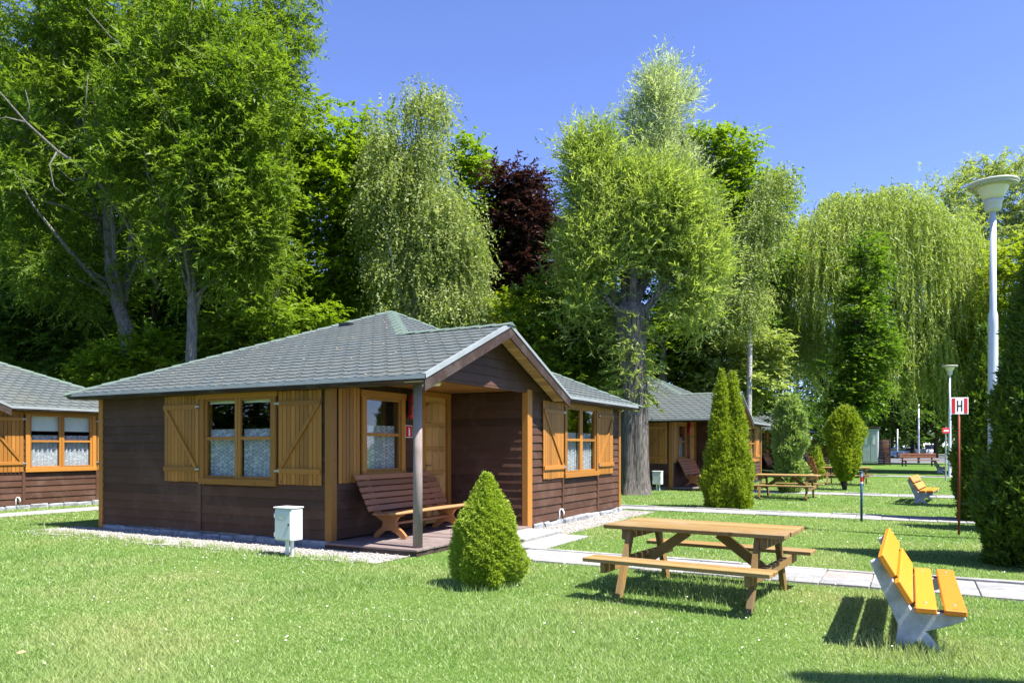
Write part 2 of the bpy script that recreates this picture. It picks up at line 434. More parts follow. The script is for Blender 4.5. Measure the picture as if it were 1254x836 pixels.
def pebbles():
    V = []; F = []
    base = [(-1,0,0),(1,0,0),(0,-1,0),(0,1,0),(0,0,.7),(0,0,-.4)]; fs = [(0,2,4),(2,1,4),(1,3,4),(3,0,4),(2,0,5),(1,2,5),(3,1,5),(0,3,5)]
    for i in range(4200):
        if i < 2600: x, y = random.uniform(-7.7, 0), -.02-abs(random.gauss(0, .48))
        else: x, y = random.uniform(.05, .85), random.uniform(1.5, 8.1)
        p = hw(x, y, .012); r = random.uniform(.008, .024); th = random.uniform(0, 6.28); c, s_ = math.cos(th), math.sin(th); k = len(V)
        e = random.uniform(.6, 1)
        for a, b, z in base:
            a *= r; b *= r*e; V.append((p.x+a*c-b*s_, p.y+a*s_+b*c, p.z+z*r))
        F += [(k+a, k+b, k+c2) for a, b, c2 in fs]
    o = np_mesh('pebbles', V, F, 'pebble', None, 3); tag(o, 'loose pale pebbles along the cabin base', 'gravel', kind='stuff')
pebbles()

# ------------------------------------------------------------------ cabin
ZT = 2.5; EAVE = 2.45; XE0, XE1, YE0, YE1 = -7.48, .40, -.42, 8.42
APX, APY = -3.54, 4.0; K1 = 1.88/4.42; APZ = EAVE+1.88
GYC = 1.95; GH = 2.37; GZ = EAVE+GH*K1; GX = XE1-(GZ-EAVE)/(1.88/(XE1-APX))
class WallF:
    """wall frame: a along the wall, z up, d outward"""
    def __init__(s, o, e, n): s.o = Vector(o); s.e = Vector(e); s.n = Vector(n)
    def __call__(s, a, z, d): return s.o+s.e*a+s.n*d+Vector((0, 0, z))
    def box(s, m, a0, a1, z0, z1, d0, d1, mi=0, c=0):
        p = s(a0, z0, d0); q = s(a1, z1, d1)
        if c: return m.cbox(p.x, q.x, p.y, q.y, p.z, q.z, c, mi)
        return m.box(p.x, q.x, p.y, q.y, p.z, q.z, mi)
def intervals(a0, a1, holes):
    out = []; cur = a0
    for h0, h1 in sorted(holes):
        if h0 > cur+.02: out.append((cur, min(h0, a1)))
        cur = max(cur, h1)
    if cur < a1-.02: out.append((cur, a1))
    return out
def build_wall(cab, wf, a0, a1, z0, z1, opens, battens, mt, planks):
    m = MB(); cuts = sorted({a0, a1, *[o[0] for o in opens], *[o[1] for o in opens]})
    for p, q in zip(cuts, cuts[1:]):
        for k0, k1 in intervals(z0, z1, [(o[2], o[3]) for o in opens if o[0] <= p+1e-4 and o[1] >= q-1e-4]):
            wf.box(m, p, q, k0, k1, -.12, 0)
    w = m.build('wall', mt, cab)
    pitch = .147; n = int(math.ceil((z1-z0)/pitch)); one = MB()
    for i in range(n):
        b = z0+i*pitch; tp = min(b+pitch+.012, z1)
        if tp-b < .03: continue
        holes = [(o[0], o[1]) for o in opens if b < o[3]-.03 and tp > o[2]+.03]
        for p, q in intervals(a0, a1, holes):
            segs = [p]+[bt for bt, zb0, zb1 in battens if p+.1 < bt < q-.1 and zb0 <= b <= zb1]+[q]
            for s0, s1 in zip(segs, segs[1:]):
                mm = MB() if planks else one
                j = random.uniform(-.003, .003); g = random.uniform(.001, .003)
                mm.prism([(.0, b), (.0, tp), (.013, tp), (.034+j, b+.004), (.031+j, b)], lambda d, z, a: wf(a, z, d), s0+g, s1-g)
                if planks: mm.build('plank', mt, w)
    if not planks: one.build('cladding', mt, w)
    for bt, zb0, zb1 in battens:
        mm = MB(); wf.box(mm, bt-.035, bt+.035, zb0, zb1, .0, .05, 0, .004); mm.build('batten', mt, w)
    return w
def window(cab, wf, a0, a1, z0, z1, nc, blind, tx):
    tz = 'trim_z'; m = MB(); tw = .1
    win = MB()
    ro = [(a0, z0+.012), (a1, z0+.012), (a1, z1-.012), (a0, z1-.012)]; ri = [(a0+tw, z0+tw), (a1-tw, z0+tw), (a1-tw, z1-tw), (a0+tw, z1-tw)]
    win.add([wf(a, z, d) for d in (.036, .078) for a, z in ro+ri], [(i, (i+1) % 4, 4+(i+1) % 4, 4+i) for i in range(4)]+[(8+i, 12+i, 12+(i+1) % 4, 8+(i+1) % 4) for i in range(4)]+[(i, 8+i, 8+(i+1) % 4, (i+1) % 4) for i in range(4)]+[(4+i, 4+(i+1) % 4, 12+(i+1) % 4, 12+i) for i in range(4)])
    root = win.build('window', tz, cab)
    mm = MB(); wf.box(mm, a0-.03, a1+.03, z1-tw, z1+.01, .036, .085, 0, .005); mm.build('header', tx, root)
    mm = MB(); wf.box(mm, a0-.01, a1+.01, z0, z0+tw, .036, .095, 0, .005); mm.build('sill', tx, root)
    # reveal
    mm = MB(); i0, i1, j0, j1 = a0+.08, a1-.08, z0+.08, z1-.08
    wf.box(mm, i0-.03, i0, j0, j1, -.12, .036); wf.box(mm, i1, i1+.03, j0, j1, -.12, .036)
    wf.box(mm, i0-.03, i1+.03, j0-.03, j0, -.12, .036); wf.box(mm, i0-.03, i1+.03, j1, j1+.03, -.12, .036)
    mm.build('reveal', tz, root)
    cw = (i1-i0)/nc; zm = j0+(j1-j0)*.5
    for k in range(nc):
        c0 = i0+k*cw+.004; c1 = c0+cw-.008; st = .06
        mm = MB(); wf.box(mm, c0, c0+st, j0, j1, .0, .05, 0, .004); wf.box(mm, c1-st, c1, j0, j1, .0, .05, 0, .004)
        wf.box(mm, c0+st, c1-st, j0, j0+st, .002, .048, 0, .004); wf.box(mm, c0+st, c1-st, j1-st, j1, .002, .048, 0, .004)
        wf.box(mm, c0+st, c1-st, zm-.025, zm+.025, .004, .046, 0, .004); mm.build('casement', tz, root)
        for p, q in ((j0+st, zm-.025), (zm+.025, j1-st)):
            mm = MB(); wf.box(mm, c0+st-.005, c1-st+.005, p-.005, q+.005, .02, .026); mm.build('pane', 'glass', root)
        # café curtain: a folded sheet
        ctop = zm+.15; cb = j0+.04; n = 44; cu = MB(); me_uv = []
        for r_, zz in enumerate((cb, cb+.05, (cb+ctop)/2, ctop-.03, ctop)):
            for i in range(n+1):
                a = c0+.03+(c1-c0-.06)*i/n
                amp = .02+.014*(1-r_/4)
                dz = -.012*abs(math.sin(i*.85)) if r_ == 0 else 0
                cu.v.append(tuple(wf(a, zz+dz, -.07+amp*math.sin(i*.95+.8*math.sin(i*.4+k))))); me_uv.append((i/n, (zz-cb)/(ctop-cb)))
        for r_ in range(4):
            for i in range(n): cu.f.append((r_*(n+1)+i, r_*(n+1)+i+1, (r_+1)*(n+1)+i+1, (r_+1)*(n+1)+i)); cu.m.append(0)
        co = cu.build('curtain', 'lace', root, True)
        uv = co.data.uv_layers.new(name='UVMap')
        for lp in co.data.loops: uv.data[lp.index].uv = me_uv[lp.vertex_index]
        if blind:
            mm = MB(); wf.box(mm, c0+.03, c1-.03, j1-blind, j1, -.052, -.05); mm.build('roller_blind', 'white_paint', root)
    return root
def shutter(cab, wf, a0, a1, z0, z1, hinge, n=10, rails=True):
    """board shutter lying open against the wall; hinge is the side next to the window"""
    m = MB(); zr = (z0+.21, z1-.19)
    if rails:
        for z in zr: wf.box(m, a0+.005, a1-.005, z-.04, z+.04, .062, .09, 0, .004)
        zl, zh = zr[0]+.04, zr[1]-.04; lo, hi = (a0+.02, a1-.05) if hinge == 'a0' else (a1-.02, a0+.05)
        h = .075 if hinge == 'a0' else -.075
        poly = [(lo, zl), (lo+h, zl), (hi+h*.4, zh), (hi-h*.6, zh)]
        m.prism(poly, lambda a, z, d: wf(a, z, d), .0625, .0885)
    else:
        for z in zr: wf.box(m, a0+.02, a1-.02, z-.04, z+.04, .0365, .0395)
    root = m.build('shutter', 'trim_z', cab); w = (a1-a0)/n
    for i in range(n):
        mm = MB(); g = .0045
        wf.box(mm, a0+i*w+g, a0+(i+1)*w-g, z0+random.uniform(-.004, .004), z1+random.uniform(-.004, .004), .040, .0615, 0, .004)
        mm.build('slat', 'trim_z', root)
    if rails:
        hx = a0 if hinge == 'a0' else a1
        for z in zr:
            mm = MB(); wf.box(mm, hx-.05, hx+.05, z-.016, z+.016, .091, .096); mm.build('hinge', 'galvanised', root)
def clip_poly(poly, clip):
    """Sutherland-Hodgman, clip is convex and counter-clockwise"""
    out = poly
    for i in range(len(clip)):
        (ax, ay), (bx, by) = clip[i], clip[(i+1) % len(clip)]; inp = out; out = []
        if not inp: break
        side = lambda p: (bx-ax)*(p[1]-ay)-(by-ay)*(p[0]-ax)
        for j in range(len(inp)):
            p, q = inp[j], inp[(j+1) % len(inp)]; sp, sq = side(p), side(q)
            if sp >= 0: out.append(p)
            if (sp >= 0) != (sq >= 0):
                k = sp/(sp-sq); out.append((p[0]+k*(q[0]-p[0]), p[1]+k*(q[1]-p[1])))
    return out
def parea(p): return .5*sum(p[i][0]*p[(i+1) % len(p)][1]-p[(i+1) % len(p)][0]*p[i][1] for i in range(len(p)))
def roof_parts(cab, single):
    A = Vector((APX, APY, APZ)); c = [Vector((XE0, YE0, EAVE)), Vector((XE1, YE0, EAVE)), Vector((XE1, YE1, EAVE)), Vector((XE0, YE1, EAVE))]
    GR = Vector((XE1, GYC, GZ)); GI = Vector((GX, GYC, GZ)); GB = Vector((XE1, GYC+GH, EAVE))
    m = MB(); T = .075
    top = [c[0], c[1], GR, GB, c[2], c[3], A, GI]; dn = Vector((0, 0, -T))
    m.v = [tuple(p) for p in top]+[tuple(p+dn) for p in top]
    tf = [(0, 1, 7, 6), (1, 2, 7), (2, 3, 7), (7, 3, 4, 6), (4, 5, 6), (5, 0, 6)]
    m.f = tf+[tuple(i+8 for i in f[::-1]) for f in tf]+[(i+8, (i+1) % 6+8, (i+1) % 6, i) for i in range(6)]
    m.m = [0]*6+[1]*6+[1]*6
    roof = m.build('roof', ['shingle_b', 'beam'], cab)
    # shingles
    faces = [([c[0], c[1], GI, A], 0), ([c[1], GR, GI], 0), ([GR, GB, GI], 1), ([GI, GB, c[2], A], 2), ([c[2], c[3], A], 3), ([c[3], c[0], A], 4)]
    rest = MB(); cand = []
    tw, ex = .27, .185
    for poly, fi in faces:
        if fi in (0,): O = Vector((0, YE0, EAVE)); U = Vector((1, 0, 0)); Vv = Vector((0, 1, K1)).normalized()
        elif fi == 1: O = GB; U = Vector((-1, 0, 0)); Vv = Vector((0, -1, K1)).normalized()
        elif fi == 2: O = Vector((XE1, 0, EAVE)); U = Vector((0, 1, 0)); Vv = Vector((-1, 0, 1.88/(XE1-APX))).normalized()
        elif fi == 3: O = Vector((0, YE1, EAVE)); U = Vector((-1, 0, 0)); Vv = Vector((0, -1, K1)).normalized()
        else: O = Vector((XE0, 0, EAVE)); U = Vector((0, -1, 0)); Vv = Vector((1, 0, 1.88/(XE1-APX))).normalized()
        N = U.cross(Vv).normalized()
        p2 = [((p-O).dot(U), (p-O).dot(Vv)) for p in poly]
        if parea(p2) < 0: p2 = p2[::-1]
        u0, u1 = min(p[0] for p in p2), max(p[0] for p in p2); v0, v1 = min(p[1] for p in p2), max(p[1] for p in p2)
        for r_ in range(-1, int((v1)/ex)+1):
            vb = r_*ex; off = (r_ % 2)*tw/2
            for k in range(int(math.floor((u0-off)/tw))-1, int((u1-off)/tw)+2):
                ub = off+k*tw; g = .003; ch = .075
                tab = [(ub+g+ch, vb), (ub+tw-g-ch, vb), (ub+tw-g, vb+.08), (ub+tw-g, vb+ex+.085), (ub+g, vb+ex+.085), (ub+g, vb+.08)]
                q = clip_poly(tab, p2)
                if len(q) < 3 or abs(parea(q)) < 2e-4: continue
                h = lambda vv: .016-.0145*min(1, max(0, (vv-vb)/(ex+.085)))
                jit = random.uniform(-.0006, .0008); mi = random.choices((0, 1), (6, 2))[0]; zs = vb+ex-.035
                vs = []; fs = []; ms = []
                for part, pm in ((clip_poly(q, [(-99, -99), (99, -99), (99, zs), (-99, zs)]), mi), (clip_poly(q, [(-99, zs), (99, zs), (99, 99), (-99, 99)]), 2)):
                    n = len(part)
                    if n < 3: continue
                    o = len(vs); vs += [O+U*a+Vv*b+N*(h(b)+jit) for a, b in part]; vs += [O+U*a+Vv*b+N*.0004 for a, b in part]
                    fs += [tuple(range(o, o+n))]+[(o+i, o+n+i, o+n+(i+1) % n, o+(i+1) % n) for i in range(n)]; ms += [pm]*(n+1)
                if single and fi == 0 and abs(parea(q)) > .03:
                    cand.append(((cab.matrix_world @ vs[0]).y, vs, fs, ms))
                else:
                    for f, pm in zip(fs, ms): pass
                    oo = len(rest.v); rest.v += [tuple(p) for p in vs]; rest.f += [tuple(i+oo for i in f) for f in fs]; rest.m += ms
    SM = ['shingle_a', 'shingle_b', 'shingle_c']
    cand.sort(key=lambda q: q[0])
    for i, (d, vs, fs, mi) in enumerate(cand):
        if i < 296:
            mm = MB(); mm.v = [tuple(p) for p in vs]; mm.f = fs; mm.m = mi; mm.build('shingle', SM, roof)
        else: oo = len(rest.v); rest.v += [tuple(p) for p in vs]; rest.f += [tuple(j+oo for j in f) for f in fs]; rest.m += mi
    tag(rest.build('shingle_courses', SM, roof), kind='stuff')
    # hip and ridge caps
    up = Vector((0, 0, .028))
    for p, q in ((A, c[0]), (A, GI), (GI, GR), (A, c[2]), (A, c[3])):
        L = (q-p).length; d = (q-p).normalized(); n = int(L/.3); sd = d.cross(Vector((0, 0, 1))).normalized(); cp = MB()
        for i in range(n):
            a0 = p+d*(i*L/n); a1 = p+d*((i+1)*L/n+.03); dr = Vector((0, 0, -.13*.42))
            lift0 = Vector((0, 0, .018)); lift1 = Vector((0, 0, .034))
            cp.add([a0+lift0-sd*.13+dr, a0+lift0, a0+lift0+sd*.13+dr, a1+lift1-sd*.13+dr, a1+lift1, a1+lift1+sd*.13+dr], [(0, 1, 4, 3), (1, 2, 5, 4), (3, 4, 5)], 0)
        cp.build('hip_cap', 'hip_cap', roof)
    # drip edges and fascias
    for p, q, o in ((c[0], c[1], (0, -1, 0)), (GB, c[2], (1, 0, 0)), (c[2], c[3], (0, 1, 0)), (c[3], c[0], (-1, 0, 0)), (c[1], GR, (1, 0, 0)), (GR, GB, (1, 0, 0))):
        o = Vector(o); mm = MB(); mm.add([p+o*.004+Vector((0,0,.018)), q+o*.004+Vector((0,0,.018)), q+o*.012-Vector((0,0,.045)), p+o*.012-Vector((0,0,.045)),
                p-o*.05+Vector((0,0,.018)), q-o*.05+Vector((0,0,.018)), p+o*.002-Vector((0,0,.045)), q+o*.002-Vector((0,0,.045))], [(3,2,1,0),(0,1,5,4),(6,7,2,3)], 0)
        mm.build('drip_edge', 'drip_metal', roof)
    for p, q in ((c[1], GR), (GR, GB)):
        mm = MB(); v = Vector((0, 0, 1)); xo = Vector((1, 0, 0))
        a, b = p-xo*.03-v*.046, q-xo*.03-v*.046
        mm.add([a, b, b-v*.17, a-v*.17, a+xo*.028, b+xo*.028, b+xo*.028-v*.17, a+xo*.028-v*.17], [(0,1,2,3),(7,6,5,4),(0,4,5,1),(1,5,6,2),(2,6,7,3),(3,7,4,0)])
        mm.build('bargeboard', 'beam', roof)
    # soffit boards under the gable overhang, along the ridge direction
    for sgn in (1, -1):
        L = GH*math.sqrt(1+K1*K1); n = 19; 
        for i in range(n):
            s0, s1 = i*L/n+.006, (i+1)*L/n-.006
            dy, dz = sgn/math.sqrt(1+K1*K1), -K1/math.sqrt(1+K1*K1)
            f = lambda s_, d: (GYC+dy*s_, GZ-T-.002-d+dz*s_)
            mm = MB(); vs = []
            for x in (.052, XE1-.034):
                for s_, d in ((s0, 0), (s1, 0), (s1, .016), (s0, .016)): y, z = f(s_, d); vs.append((x, y, z))
            mm.add(vs, [(0,1,2,3),(7,6,5,4),(0,4,5,1),(1,5,6,2),(2,6,7,3),(3,7,4,0)]); mm.build('soffit_board', 'soffit', roof)
    # eave soffits
    for x0, x1, y0, y1 in ((XE0+.02, XE1-.05, YE0+.02, -.045), (.055, XE1-.02, GYC+GH+.1, YE1-.02)):
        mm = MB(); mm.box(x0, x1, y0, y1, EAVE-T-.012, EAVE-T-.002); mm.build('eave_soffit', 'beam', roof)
    lt = MB()
    for i in range(260):
        x, y = random.uniform(-6.5, .2), random.uniform(-.35, 3.4); z = EAVE+(y-YE0)*K1+.02
        if abs(x-APX) > 3.8*(1-(y-YE0)/4.42) and not (x > APX and y < GYC): continue
        a = random.uniform(0, 6.28); l = random.uniform(.012, .03); c_, s_ = math.cos(a)*l, math.sin(a)*l
        lt.add([(x-c_, y-s_, z-s_*K1), (x+s_*.4, y-c_*.4, z-c_*.4*K1+.004), (x+c_, y+s_, z+s_*K1+.006), (x-s_*.4, y+c_*.4, z+c_*.4*K1)], [(0, 1, 2, 3)])
    if single: tag(lt.build('leaf_litter', 'straw', roof), kind='stuff')
    # vent and flue on the front slope
    vy = 3.0; vz = EAVE+(vy-YE0)*K1; mm = MB(); mm.cbox(-4.05, -3.75, vy-.05, vy+.08, vz-.03, vz+.07, .01); mm.build('roof_vent', 'dark_metal', roof)
    return roof
def build_cabin(loc, label, single_shingles, planks, blind):
    cab = empty('cabin', loc, HROT); bpy.context.view_layer.update()
    tag(cab, label, 'cabin', 'brown timber holiday cabins in rows')
    F = WallF((0, 0, 0), (1, 0, 0), (0, -1, 0)); PS = WallF((-1.6, 0, 0), (0, 1, 0), (1, 0, 0))
    PB = WallF((0, 3.27, 0), (1, 0, 0), (0, -1, 0)); RW = WallF((0, 0, 0), (0, 1, 0), (1, 0, 0))
    BK = WallF((0, 8, 0), (1, 0, 0), (0, 1, 0)); LW = WallF((-7.08, 0, 0), (0, 1, 0), (-1, 0, 0))
    z0 = .11
    build_wall(cab, F, -7.02, -1.68, z0, ZT, [(-4.32, -2.71, .95, 2.33)], [(-4.42, z0, .9)], 'siding', planks)
    build_wall(cab, PS, .08, 3.27, z0, ZT, [(.70, 1.70, 1.07, 2.33), (2.30, 3.24, z0, 2.47)], [], 'siding_y', planks)
    build_wall(cab, PB, -1.6, -.07, z0, ZT, [], [], 'siding', planks)
    build_wall(cab, RW, 3.42, 7.94, z0, ZT, [(4.87, 6.51, .95, 2.33)], [(4.78, z0, .9), (6.62, z0, .9)], 'siding_y', planks)
    build_wall(cab, BK, -7.02, -.06, z0, ZT, [], [], 'siding', False)
    build_wall(cab, LW, .06, 7.94, z0, ZT, [], [], 'siding_y', False)
    m = MB(); m.box(-6.95, -1.75, .13, 7.87, .1, .14); m.box(-1.74, -.13, 3.4, 7.87, .1, .14); m.build('floor', 'interior', cab)
    m = MB(); m.box(-6.95, -1.75, 3.6, 3.7, .14, ZT); m.box(-1.9, -.13, 4.0, 4.08, .14, ZT) ; m.build('inner_wall', 'interior', cab)
    # plinth of rough stones
    pl = MB(); pl.box(-7.04, -1.62, .03, .14, -.05, .11); pl.box(-.15, -.03, 3.4, 7.96, -.05, .11); pl.box(-7.04, -.04, 7.85, 7.96, -.05, .11); pl.box(-7.04, -6.93, .05, 7.9, -.05, .11)
    pr = pl.build('plinth', 'stone', cab)
    if planks:
        def st(x0, x1, y0, y1, z1):
            mm = MB(); mm.cbox(x0, x1, y0, y1, -.03, z1, .022); o = mm.build('stone', 'stone', pr)
            for v in o.data.vertices: v.co += Vector((random.uniform(-.012, .012), random.uniform(-.012, .012), random.uniform(-.012, .012)))
        x = -7.0
        while x < -.05:
            w = random.uniform(.25, .6); st(x, min(x+w-.012, -.02), -.075+random.uniform(-.02, .02), .028, random.uniform(.06, .1)) ; x += w
        y = 3.5
        while y < 7.9:
            w = random.uniform(.25, .55); st(.0, random.uniform(.06, .13), y, min(y+w-.012, 7.95), random.uniform(.08, .115)); y += w
    # corner posts
    for x0, x1, y0, y1 in ((-1.678, -1.545, -.05, .078), (-.068, .055, 3.24, 3.418), (-7.13, -7.022, -.05, .058), (-.058, .05, 7.942, 8.05)):
        mm = MB(); mm.cbox(x0, x1, y0, y1, .02, ZT+.02, .008); mm.build('corner_post', 'trim_z', cab)
    # porch
    m = MB(); m.tube([(-.02, .0, .1), (-.02, .0, 1.2), (-.02, 0, ZT+.03)], [.068, .065, .062], 14); m.build('porch_post', 'old_post', cab, True)
    m = MB(); m.box(-1.54, .10, -.20, -.16, -.02, .07); m.box(.06, .10, -.16, 3.22, -.02, .07); m.box(-1.54, 0, 1.5, 1.55, -.02, .07); dk = m.build('porch_deck', 'beam', cab)
    for i in range(24):
        y = -.215+i*.144; mm = MB(); mm.cbox(-1.535, .115+random.uniform(-.006, .006), y+.003, y+.141, .071, .1, .004); mm.build('deck_board', 'deck_wood', dk)
    m = MB(); m.box(-1.59, -.005, .0, 3.26, ZT+.02, ZT+.03); ce = m.build('porch_ceiling', 'beam', cab)
    for i in range(24):
        y = .0+i*.15; mm = MB(); mm.box(-1.59, .0, y+.003, y+.147, ZT+.0015, ZT+.0195) if y < 3.2 else None
        if mm.v: mm.build('ceiling_board', 'ceiling_wood', ce)
    m = MB(); m.box(-.06, .03, -.08, 3.235, ZT-.04, ZT-.002); m.build('porch_beam', 'siding_y', cab)
    # gable triangle of horizontal boards
    gz = GZ-.08; m = MB()
    yl0, yl1 = GYC-GH+.32, GYC+GH-.32
    m.prism([(yl0, ZT+.0), (yl1, ZT+.0), (GYC, gz-.02)], lambda y, z, d: (d, y, z), -.04, .0); gb = m.build('gable', 'siding_y', cab)
    z = ZT+.0
    while z < gz-.06:
        zt = min(z+.147, gz-.02); hw0 = (gz-.012-z)/K1-.03; hw1 = max(.01, (gz-.012-zt)/K1-.03)
        mm = MB(); mm.prism([(GYC-hw0, z+.002), (GYC+hw0, z+.002), (GYC+hw1, zt), (GYC-hw1, zt)], lambda y, zz, d: (d-.018*(zz-z)/.15*(d > .01), y, zz), .001, .034)
        mm.build('gable_board', 'siding_y', gb); z += .147
    # windows, shutters
    window(cab, F, -4.38, -2.65, .89, 2.39, 2, .1 if not blind else blind, 'trim_x')
    shutter(cab, F, -5.28, -4.42, .92, 2.36, 'a1'); shutter(cab, F, -2.61, -1.73, .92, 2.36, 'a0')
    window(cab, PS, .64, 1.76, 1.01, 2.39, 1, 0, 'trim_y'); shutter(cab, PS, .11, .60, .95, 2.42, 'a1', 6, False)
    window(cab, RW, 4.81, 6.57, .89, 2.39, 2, blind, 'trim_y')
    shutter(cab, RW, 3.86, 4.77, .90, 2.36, 'a1'); shutter(cab, RW, 6.61, 7.50, .90, 2.36, 'a0')
    mm = MB(); F.box(mm, -4.5, -4.4, 2.42, ZT-.005, .036, .06, 0, .004); mm.build('bracket', 'trim_z', cab)
    # door of raised panels
    m = MB(); PS.box(m, 2.40, 3.14, .12, 2.40, -.08, -.03); dr = m.build('door', 'door_wood', cab)
    mm = MB(); PS.box(mm, 2.31, 2.40, .1, 2.40, -.11, .05, 0, .005); PS.box(mm, 3.14, 3.23, .1, 2.40, -.11, .05, 0, .005); PS.box(mm, 2.31, 3.23, 2.40, 2.49, -.11, .052, 0, .005); mm.build('door_frame', 'trim_z', dr)
    for r_ in range(5):
        for k in range(3):
            a = 2.445+k*.222; z = .2+r_*.43; hh = .385
            mm = MB()
            arch = .05 if r_ == 4 else 0
            pts = [(a, z), (a+.2, z), (a+.2, z+hh-(arch if k != 1 else 0)), (a+.1, z+hh+(arch*.3 if k == 1 else -arch*.3)), (a, z+hh-(arch if k != 1 else 0))]
            if arch and k == 0: pts[2] = (a+.2, z+hh); pts[4] = (a, z+hh-.07)
            if arch and k == 2: pts[2] = (a+.2, z+hh-.07); pts[4] = (a, z+hh)
            cx, cz = a+.1, z+hh/2
            ins = [((p[0]-cx)*.7+cx, (p[1]-cz)*.82+cz) for p in pts]; n = 5
            mm.add([PS(p[0], p[1], -.03) for p in pts]+[PS(p[0], p[1], .008) for p in pts]+[PS((p[0]+q[0])/2, (p[1]+q[1])/2, -.010) for p, q in zip(pts, ins)]+[PS(p[0], p[1], .016) for p in ins],
                   [(i, (i+1) % n, n+(i+1) % n, n+i) for i in range(n)]+[(n+i, n+(i+1) % n, 2*n+(i+1) % n, 2*n+i) for i in range(n)]+[(2*n+i, 2*n+(i+1) % n, 3*n+(i+1) % n, 3*n+i) for i in range(n)]+[tuple(range(3*n, 4*n))])
            mm.build('door_panel', 'door_wood', dr)
    mm = MB(); PS.box(mm, 2.425, 2.465, 1.05, 1.25, -.01, .004); mm.tube([PS(2.445, 1.17, .0), PS(2.445, 1.17, .05), PS(2.56, 1.17, .055)], .009, 6); mm.build('handle', 'dark_metal', dr)
    # lamps fixed to the cabin
    mm = MB(); mm.cbox(-.62, -.22, .72, .92, ZT-.08, ZT, .03); mm.build('ceiling_lamp', 'cream_plastic', cab)
    mm = MB(); F.box(mm, -2.02, -1.86, 2.40, 2.49, .02, .12, 0, .025); mm.build('wall_lamp', 'cream_plastic', cab)
    roof_parts(cab, single_shingles)
    # conduit and tap
    mm = MB(); mm.tube([(.045, 4.6, .02), (.045, 4.6, .25), (.06, 4.62, .3), (.09, 4.64, .3), (.11, 4.66, .24), (.11, 4.66, .18)], .016, 6); mm.build('pipe', 'white_paint', cab, True)
    return cab
main = build_cabin(HP, 'brown timber cabin with open shuttered window, gabled porch and small cone shrub in front', True, True, 0)
left = build_cabin(hw(-12.85, -3.05), 'neighbouring brown cabin with white roller blinds half down, across the gap from the porch cabin', False, True, .42)
third = build_cabin(hw(.3, 16.9), 'brown cabin behind the twin topped conifer and thick willow trunk', False, False, 0)
fourth = copy_tree(third); fourth.location = hw(.3, 33.8); fourth['label'] = 'farthest brown cabin, mostly hidden behind the juniper column'

# concrete steps by the porch
def slab_step(x0, x1, y0, y1, z1, label):
    m = MB(); m.cbox(-(x1-x0)/2, (x1-x0)/2, -(y1-y0)/2, (y1-y0)/2, 0, z1, .012); o = m.build('concrete_step', 'concrete')
    o.location = hw((x0+x1)/2, (y0+y1)/2); o.rotation_euler = (0, 0, HROT); tag(o, label, 'step')
slab_step(.13, .78, 1.7, 3.1, .085, 'concrete step slab tight against the porch of the shuttered cabin')
slab_step(.80, 1.35, 1.15, 2.9, .04, 'low concrete slab between the porch step and the slab path')

# ------------------------------------------------------------------ things on and by the porch
def porch_bench(loc, label, slat_sep=True):
    b = empty('porch_bench', loc, HROT); tag(b, label, 'bench', 'slatted wooden porch benches')
    L = 2.1
    # x forward (away from the wall), y along the wall
    prof = [(.36+.0, .40), (.22, .40), (.11, .42), (.03, .49), (-.04, .60), (-.10, .71), (-.15, .82), (-.19, .92)]
    # seat front board
    mm = MB(); mm.cbox(.42, .57, 0, L+.12, .385, .42, .01); mm.build('seat_slat', 'bench_light', b)
    for i, (x0, x1, z) in enumerate(((.31, .41, .40), (.20, .30, .395), (.09, .19, .395))):
        mm = MB(); mm.cbox(x0, x1, .02, L, z-.03, z, .007); mm.build('seat_slat', 'bench_brown', b)
    for i in range(6):
        x, z = .06-.05*i, .46+.093*i
        a = math.atan2(.093, -.05); ux, uz = math.cos(a), math.sin(a); nx, nz = uz, -ux; h, tt = .041, .014
        mm = MB(); mm.prism([(x-ux*h-nx*tt, z-uz*h-nz*tt), (x+ux*h-nx*tt, z+uz*h-nz*tt), (x+ux*h+nx*tt, z+uz*h+nz*tt), (x-ux*h+nx*tt, z-uz*h+nz*tt)], lambda p, q, d: (p, d, q), -.03, L-.1*(i == 5))
        mm.build('back_slat', 'bench_brown', b)
    for y in (.22, L-.28):
        pts = [(.50, .0), (.56, .0), (.57, .05), (.50, .12), (.41, .18), (.37, .25), (.43, .33), (.52, .365), (.52, .385), (.09, .36), (.05, .45), (-.21, .97), (-.25, .95), (-.05, .42), (.0, .33), (.14, .25), (.12, .17), (.02, .10), (-.04, .04), (-.03, .0), (.04, .0), (.10, .06), (.20, .12), (.30, .12), (.42, .06)]
        mm = MB(); mm.prism(pts, lambda p, q, d: (p, d, q), y, y+.05); mm.build('leg', 'bench_leg', b)
    mm = MB(); mm.cbox(.20, .30, .27, L-.28, .20, .24, .006); mm.build('stretcher', 'bench_brown', b)
    return b
pb = porch_bench(hw(-1.27, .42, .1), 'slatted wooden bench on the porch of the shuttered cabin, beneath the single lace window')
pb2 = copy_tree(pb); pb2.location = hw(-.97, 17.32, .1); pb2['label'] = 'slatted wooden porch bench beside the thick willow trunk and twin conifer'
pb3 = copy_tree(pb); pb3.location = hw(-.97, 34.22, .1); pb3['label'] = 'distant slatted porch bench of the cabin hidden by the juniper'
